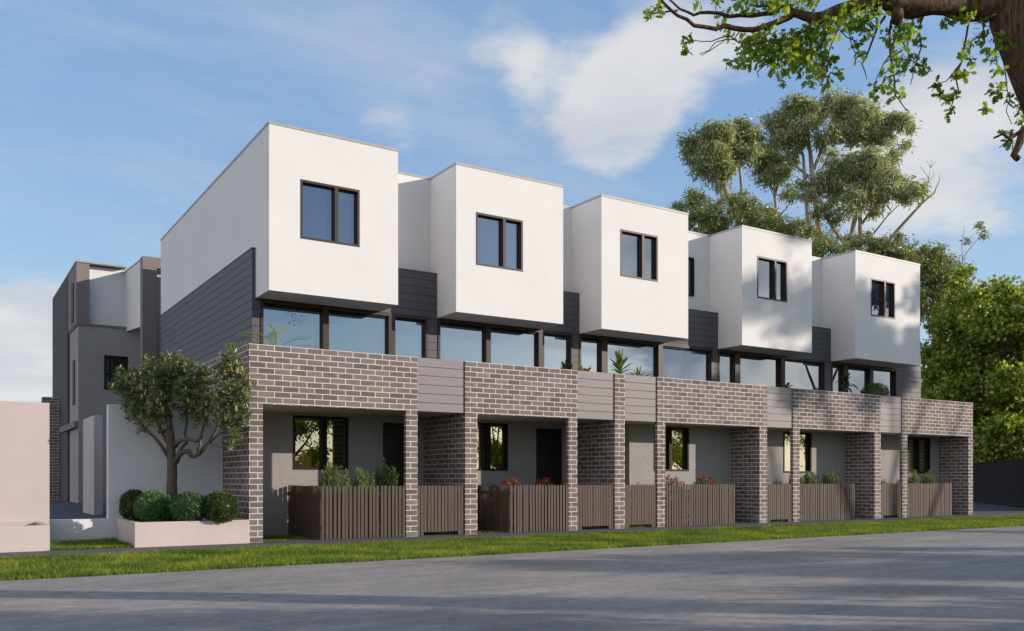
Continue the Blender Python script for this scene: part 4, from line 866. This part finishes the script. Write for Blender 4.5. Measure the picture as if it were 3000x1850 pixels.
# ------------------------------------------------------------------ trees across the street (seen in the window glass, and casting the shade on the road)
def street_tree(x, y, h, w, lab, m, dens=0.9, seed=0, lp=34, leaf=0.17, nb=14, bot=0.38):
    rr = random.Random(seed); bl = []
    for _ in range(nb):
        a = rr.uniform(0, 6.28); q = rr.random() ** 0.5; z = h * (bot + (0.93 - bot) * rr.random()); f = 1 - 0.5 * abs(z / h - 0.62) / 0.4
        bl.append((np.array((x + math.cos(a) * w * q * f, y + math.sin(a) * w * q * f, z)), rr.uniform(0.10, 0.19) * w + 0.1 if h > 10 else rr.uniform(0.24, 0.52)))
    base = (x, y, -0.03)
    tp = [([np.array(base), np.array((x + .1, y, h * 0.25)), np.array((x, y + .1, h * 0.45)), np.array((x + .2, y, h * 0.75))], 0.019 * min(h, 11), 0.03)]
    for k in range(4):
        a = k * 1.6 + rr.random(); tp.append(([np.array((x + .1, y, h * 0.3)), np.array((x + math.cos(a) * w * 0.4, y + math.sin(a) * w * 0.4, h * 0.5)), np.array((x + math.cos(a) * w * 0.7, y + math.sin(a) * w * 0.7, h * 0.72))], 0.014 * min(h, 8), 0.02))
    tree('street_tree', lab, 'tree', base, tp, bl, m, M['bark_dark'], dict(clump_d=dens, leaves_per=lp, leaf=leaf, width=leaf * 0.6, spread=0.2, droop=0.3), 0.05, 'trees across the street', 0.01, 4)
ST = [(14.5, -3.5, 6.2, 3.0, 'rounded', 6), (21.5, -6.5, 7.2, 3.2, 'bushy', 7), (27.0, -3.0, 6.6, 3.2, 'spreading', 7), (34.5, -6.5, 7.4, 3.4, 'loose', 8), (39.5, -2.8, 6.4, 3.2, 'leafy', 6), (46.0, -6.0, 7.6, 3.4, 'broad', 8), (11.0, -9.5, 6.0, 2.8, 'dense', 14), (28.5, -12.5, 6.4, 3.0, 'low', 16), (54.0, -3.0, 6.8, 3.2, 'round', 7), (63.0, -6.0, 7.6, 3.4, 'wide', 8), (50.5, -11.5, 6.6, 3.0, 'thick', 16)]
for k, (x, y, h, w, wd, nb) in enumerate(ST):
    street_tree(x, y, h, w, '%s green tree across the street, %s' % (wd, ('opposite the narrow brick pier', 'opposite the fourth house', 'opposite the last house', 'just past the end of the row', 'opposite the driveway', 'opposite the steel fence', 'opposite the second house', 'set well back from the kerb', 'opposite the far maples', 'farthest along the street', 'behind the trees at the kerb')[k]), M['maple'], 55.0, 40 + k, nb=nb * 3 + 8, bot=0.28)
street_tree(56.3, -4.5, 22.4, 4.9, 'tall tree at the far kerb whose shadow falls across the right hand houses', M['euc2'], 13.0, 83, 30, 0.26, 17, 0.62)

# ------------------------------------------------------------------ grass
def blades(areas):
    out = []
    for x0, x1, y0, y1, z, dens, h in areas:
        n = int((x1 - x0) * (y1 - y0) * dens); p = np.stack((npr.uniform(x0, x1, n), npr.uniform(y0, y1, n), np.full(n, z)), 1)
        pn = np.sin(p[:, 0] * 2.1) * np.sin(p[:, 1] * 3.3 + p[:, 0]) + np.sin(p[:, 0] * 0.9 + 1) * 0.6
        p = p[npr.random(n) < 0.86 + 0.14 * np.tanh(pn)]; n = len(p)
        a = npr.uniform(0, 6.28, n); w = npr.uniform(0.006, 0.011, n); hh = h * npr.uniform(0.5, 1.25, n) * (1 + 0.2 * np.sin(p[:, 0] * 3.1 + p[:, 1] * 4))
        sd = np.stack((np.cos(a), np.sin(a), 0 * a), 1) * w[:, None]; ln = npr.normal(size=(n, 3)) * 0.5; ln[:, 2] = 1; tipv = p + ln * hh[:, None]
        v = np.stack((p - sd, p + sd, tipv), 1).reshape(-1, 3); out.append(v)
    return np.concatenate(out)
gv = blades([(-2, 14, 13.22, 16.85, -0.03, 2100, 0.075), (14, 30, 13.22, 16.85, -0.03, 1100, 0.08), (30, 70, 13.22, 16.85, -0.03, 500, 0.09), (1.68, 3.06, 18.10, 20.12, 0.0, 3000, 0.075), (5.6, 8.7, 18.27, 20.2, -0.022, 1600, 0.055), (10.7, 13.3, 18.27, 20.2, -0.022, 1300, 0.055),
             (15.2, 16.3, 18.25, 18.9, -0.022, 2500, 0.11), (20.7, 21.6, 18.25, 18.9, -0.022, 2500, 0.12), (26.2, 27.1, 18.25, 18.9, -0.022, 2500, 0.12), (9.2, 10.2, 18.3, 18.9, -0.022, 1200, 0.05)])
tag(np_mesh('grass', gv, 3, M['grass']), 'short green grass on the verge and in the porch gardens', 'grass', kind='stuff')

# ------------------------------------------------------------------ sky, sun, camera
W = bpy.data.worlds.new('World'); sc.world = W; W.use_nodes = True; t = W.node_tree; t.nodes.clear()
out = nd(t, 'ShaderNodeOutputWorld'); bg = nd(t, 'ShaderNodeBackground'); t.links.new(bg.outputs[0], out.inputs[0])
sky = nd(t, 'ShaderNodeTexSky', sky_type='NISHITA'); sky.sun_disc = False; sky.sun_elevation = SUN_EL; sky.sun_rotation = SUN_AZ
sky.altitude = 50; sky.air_density = 1.0; sky.dust_density = 0.6; sky.ozone_density = 3.0
tc = nd(t, 'ShaderNodeTexCoord'); gen = tc.outputs['Generated']
sp = nd(t, 'ShaderNodeSeparateXYZ'); t.links.new(gen, sp.inputs[0])
zz = mth(t, 'ADD', mth(t, 'MAXIMUM', sp.outputs[2], 0.0), 0.16)
cb = nd(t, 'ShaderNodeCombineXYZ'); t.links.new(mth(t, 'DIVIDE', sp.outputs[0], zz), cb.inputs[0]); t.links.new(mth(t, 'DIVIDE', sp.outputs[1], zz), cb.inputs[1]); t.links.new(mth(t, 'MULTIPLY', sp.outputs[2], 2.0), cb.inputs[2])
n1 = noise(t, cb.outputs[0], 2.1, 12, 0.64); n2 = noise(t, cb.outputs[0], 2.0, 5, 0.5)
def cdir(px, py): v = at(px, py, 1.0) - np.array((0, 0, EYE)); return v / np.linalg.norm(v)
bias = None
for px, py, ang, amp in ((1640, 280, 4.5, 0.24), (1800, 370, 4.5, 0.28), (1900, 260, 4.5, 0.20), (2010, 130, 6, 0.22), (2500, 300, 9, 0.16), (2800, 520, 8, 0.16), (2650, 700, 6, 0.14), (1060, 110, 6, 0.06), (950, 190, 4, 0.04), (1330, 10, 6, 0.06), (1130, 405, 2.5, 0.14), (20, 1130, 9, 0.36), (150, 1010, 5, 0.2), (60, 1230, 8, 0.25), (1480, 110, 3, 0.12), (2950, 250, 8, 0.15), (560, 720, 5, 0.08)):
    c = cdir(px, py); dt = nd(t, 'ShaderNodeVectorMath', operation='DOT_PRODUCT'); t.links.new(gen, dt.inputs[0]); dt.inputs[1].default_value = tuple(c)
    mr = nd(t, 'ShaderNodeMapRange', interpolation_type='SMOOTHSTEP'); t.links.new(dt.outputs['Value'], mr.inputs[0]); mr.inputs[1].default_value = math.cos(R(ang)); mr.inputs[2].default_value = 1.0; mr.inputs[3].default_value = 0; mr.inputs[4].default_value = amp
    bias = mr.outputs[0] if bias is None else mth(t, 'ADD', bias, mr.outputs[0])
# clouds mirrored in right hand windows, plus unseen banks added to shape fill light
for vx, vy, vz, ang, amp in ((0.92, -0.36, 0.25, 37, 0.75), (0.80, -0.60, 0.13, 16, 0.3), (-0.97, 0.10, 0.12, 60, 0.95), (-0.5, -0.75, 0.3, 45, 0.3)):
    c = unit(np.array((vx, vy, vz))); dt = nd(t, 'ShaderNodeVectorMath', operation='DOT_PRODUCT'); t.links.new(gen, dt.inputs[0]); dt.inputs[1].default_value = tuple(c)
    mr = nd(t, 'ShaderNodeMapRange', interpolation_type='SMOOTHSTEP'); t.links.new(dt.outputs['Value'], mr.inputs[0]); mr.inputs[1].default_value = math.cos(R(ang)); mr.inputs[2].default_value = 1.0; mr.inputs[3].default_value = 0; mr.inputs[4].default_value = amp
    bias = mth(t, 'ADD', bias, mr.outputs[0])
mask = nd(t, 'ShaderNodeMapRange', interpolation_type='SMOOTHSTEP'); t.links.new(mth(t, 'ADD', n1, bias), mask.inputs[0]); mask.inputs[1].default_value = 0.62; mask.inputs[2].default_value = 0.90
SKY_S = 0.15
ccol = ramp(t, n2, [(0.36, (3.5, 3.65, 4.05)), (0.6, (4.7, 4.65, 4.6))])
fy = nd(t, 'ShaderNodeMapRange', interpolation_type='SMOOTHSTEP'); t.links.new(sp.outputs[1], fy.inputs[0]); fy.inputs[1].default_value = 0.05; fy.inputs[2].default_value = -0.45; fy.inputs[3].default_value = 0; fy.inputs[4].default_value = 1
fz = nd(t, 'ShaderNodeMapRange', interpolation_type='SMOOTHSTEP'); t.links.new(sp.outputs[2], fz.inputs[0]); fz.inputs[1].default_value = 0.24; fz.inputs[2].default_value = 0.42; fz.inputs[3].default_value = 0; fz.inputs[4].default_value = 1
ccol2 = mixc(t, mth(t, 'MULTIPLY', fy.outputs[0], fz.outputs[0]), ccol, mixc(t, 1.0, ccol, (0.40, 0.41, 0.45), 'MULTIPLY'))  # high street-side clouds dimmed in colour to deepen the porch shade
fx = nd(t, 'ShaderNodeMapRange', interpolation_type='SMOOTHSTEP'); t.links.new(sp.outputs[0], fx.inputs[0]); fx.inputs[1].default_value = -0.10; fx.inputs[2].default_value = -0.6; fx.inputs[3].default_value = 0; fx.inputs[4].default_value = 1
cs = nd(t, 'ShaderNodeVectorMath', operation='DOT_PRODUCT'); t.links.new(gen, cs.inputs[0]); cs.inputs[1].default_value = tuple(unit(np.array((0.80, -0.60, 0.11))))
fs = nd(t, 'ShaderNodeMapRange', interpolation_type='SMOOTHSTEP'); t.links.new(cs.outputs['Value'], fs.inputs[0]); fs.inputs[1].default_value = math.cos(R(24)); fs.inputs[2].default_value = math.cos(R(8)); fs.inputs[3].default_value = 0; fs.inputs[4].default_value = 1
n4 = noise(t, gen, 5.5, 6, 0.55)
ccol2 = mixc(t, fs.outputs[0], ccol2, ramp(t, n4, [(0.40, (2.6, 3.3, 4.4)), (0.58, (10.0, 9.4, 8.4))]))
ccol2 = mixc(t, fx.outputs[0], ccol2, (7.6, 7.5, 7.9))  # unseen bright bank at the left, added to lighten the shaded side wall
fv = nd(t, 'ShaderNodeMapRange', interpolation_type='SMOOTHSTEP'); t.links.new(sp.outputs[1], fv.inputs[0]); fv.inputs[1].default_value = 0.0; fv.inputs[2].default_value = 0.5; fv.inputs[3].default_value = 0.06; fv.inputs[4].default_value = 0.45
fh = nd(t, 'ShaderNodeMapRange', interpolation_type='SMOOTHSTEP'); t.links.new(sp.outputs[2], fh.inputs[0]); fh.inputs[1].default_value = 0.45; fh.inputs[2].default_value = 0.05; fh.inputs[3].default_value = 0; fh.inputs[4].default_value = 1
veil = mixc(t, fv.outputs[0], sky.outputs[0], mixc(t, fh.outputs[0], (2.0, 3.4, 5.6), (3.4, 4.4, 5.3)))
mp = nd(t, 'ShaderNodeMapping'); mp.inputs['Scale'].default_value = (0.9, 2.2, 1.0); mp.inputs['Rotation'].default_value = (0, 0, 0.5); t.links.new(cb.outputs[0], mp.inputs['Vector'])
n3 = noise(t, mp.outputs['Vector'], 0.9, 9, 0.6)
ci = nd(t, 'ShaderNodeMapRange', interpolation_type='SMOOTHSTEP'); t.links.new(n3, ci.inputs[0]); ci.inputs[1].default_value = 0.45; ci.inputs[2].default_value = 0.80; ci.inputs[3].default_value = 0; ci.inputs[4].default_value = 0.55
veil = mixc(t, ci.outputs[0], veil, (3.6, 3.9, 4.5))
fo = nd(t, 'ShaderNodeMapRange', interpolation_type='SMOOTHSTEP'); t.links.new(sp.outputs[2], fo.inputs[0]); fo.inputs[1].default_value = 0.62; fo.inputs[2].default_value = 0.85; fo.inputs[3].default_value = 0.88; fo.inputs[4].default_value = 0.15
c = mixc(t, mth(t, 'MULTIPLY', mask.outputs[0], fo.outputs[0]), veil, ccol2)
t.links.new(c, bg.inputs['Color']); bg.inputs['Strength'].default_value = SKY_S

sun = bpy.data.lights.new('sun', 'SUN'); sun.energy = 4.8; sun.angle = R(0.45); sun.color = (1.0, 0.87, 0.755)
so = bpy.data.objects.new('sun', sun); COL.objects.link(so)
from mathutils import Vector
so.rotation_euler = Vector(tuple(-SUN)).to_track_quat('-Z', 'Y').to_euler(); so.location = (60, -40, 30)

cam = bpy.data.cameras.new('camera'); co = bpy.data.objects.new('camera', cam); COL.objects.link(co); sc.camera = co
co.location = (0, 0, EYE); co.rotation_euler = (R(90), 0, YAW - math.pi / 2)
cam.sensor_width = 36.0; cam.lens = 36.0 * FPX / 3000.0; cam.shift_x = 0.0; cam.shift_y = (HYP - 925.0) / 3000.0
cam.clip_start = 0.1; cam.clip_end = 2000
sc.view_settings.view_transform = 'Standard'; sc.view_settings.look = 'None'; sc.view_settings.exposure = 0.15; sc.view_settings.gamma = 1.0
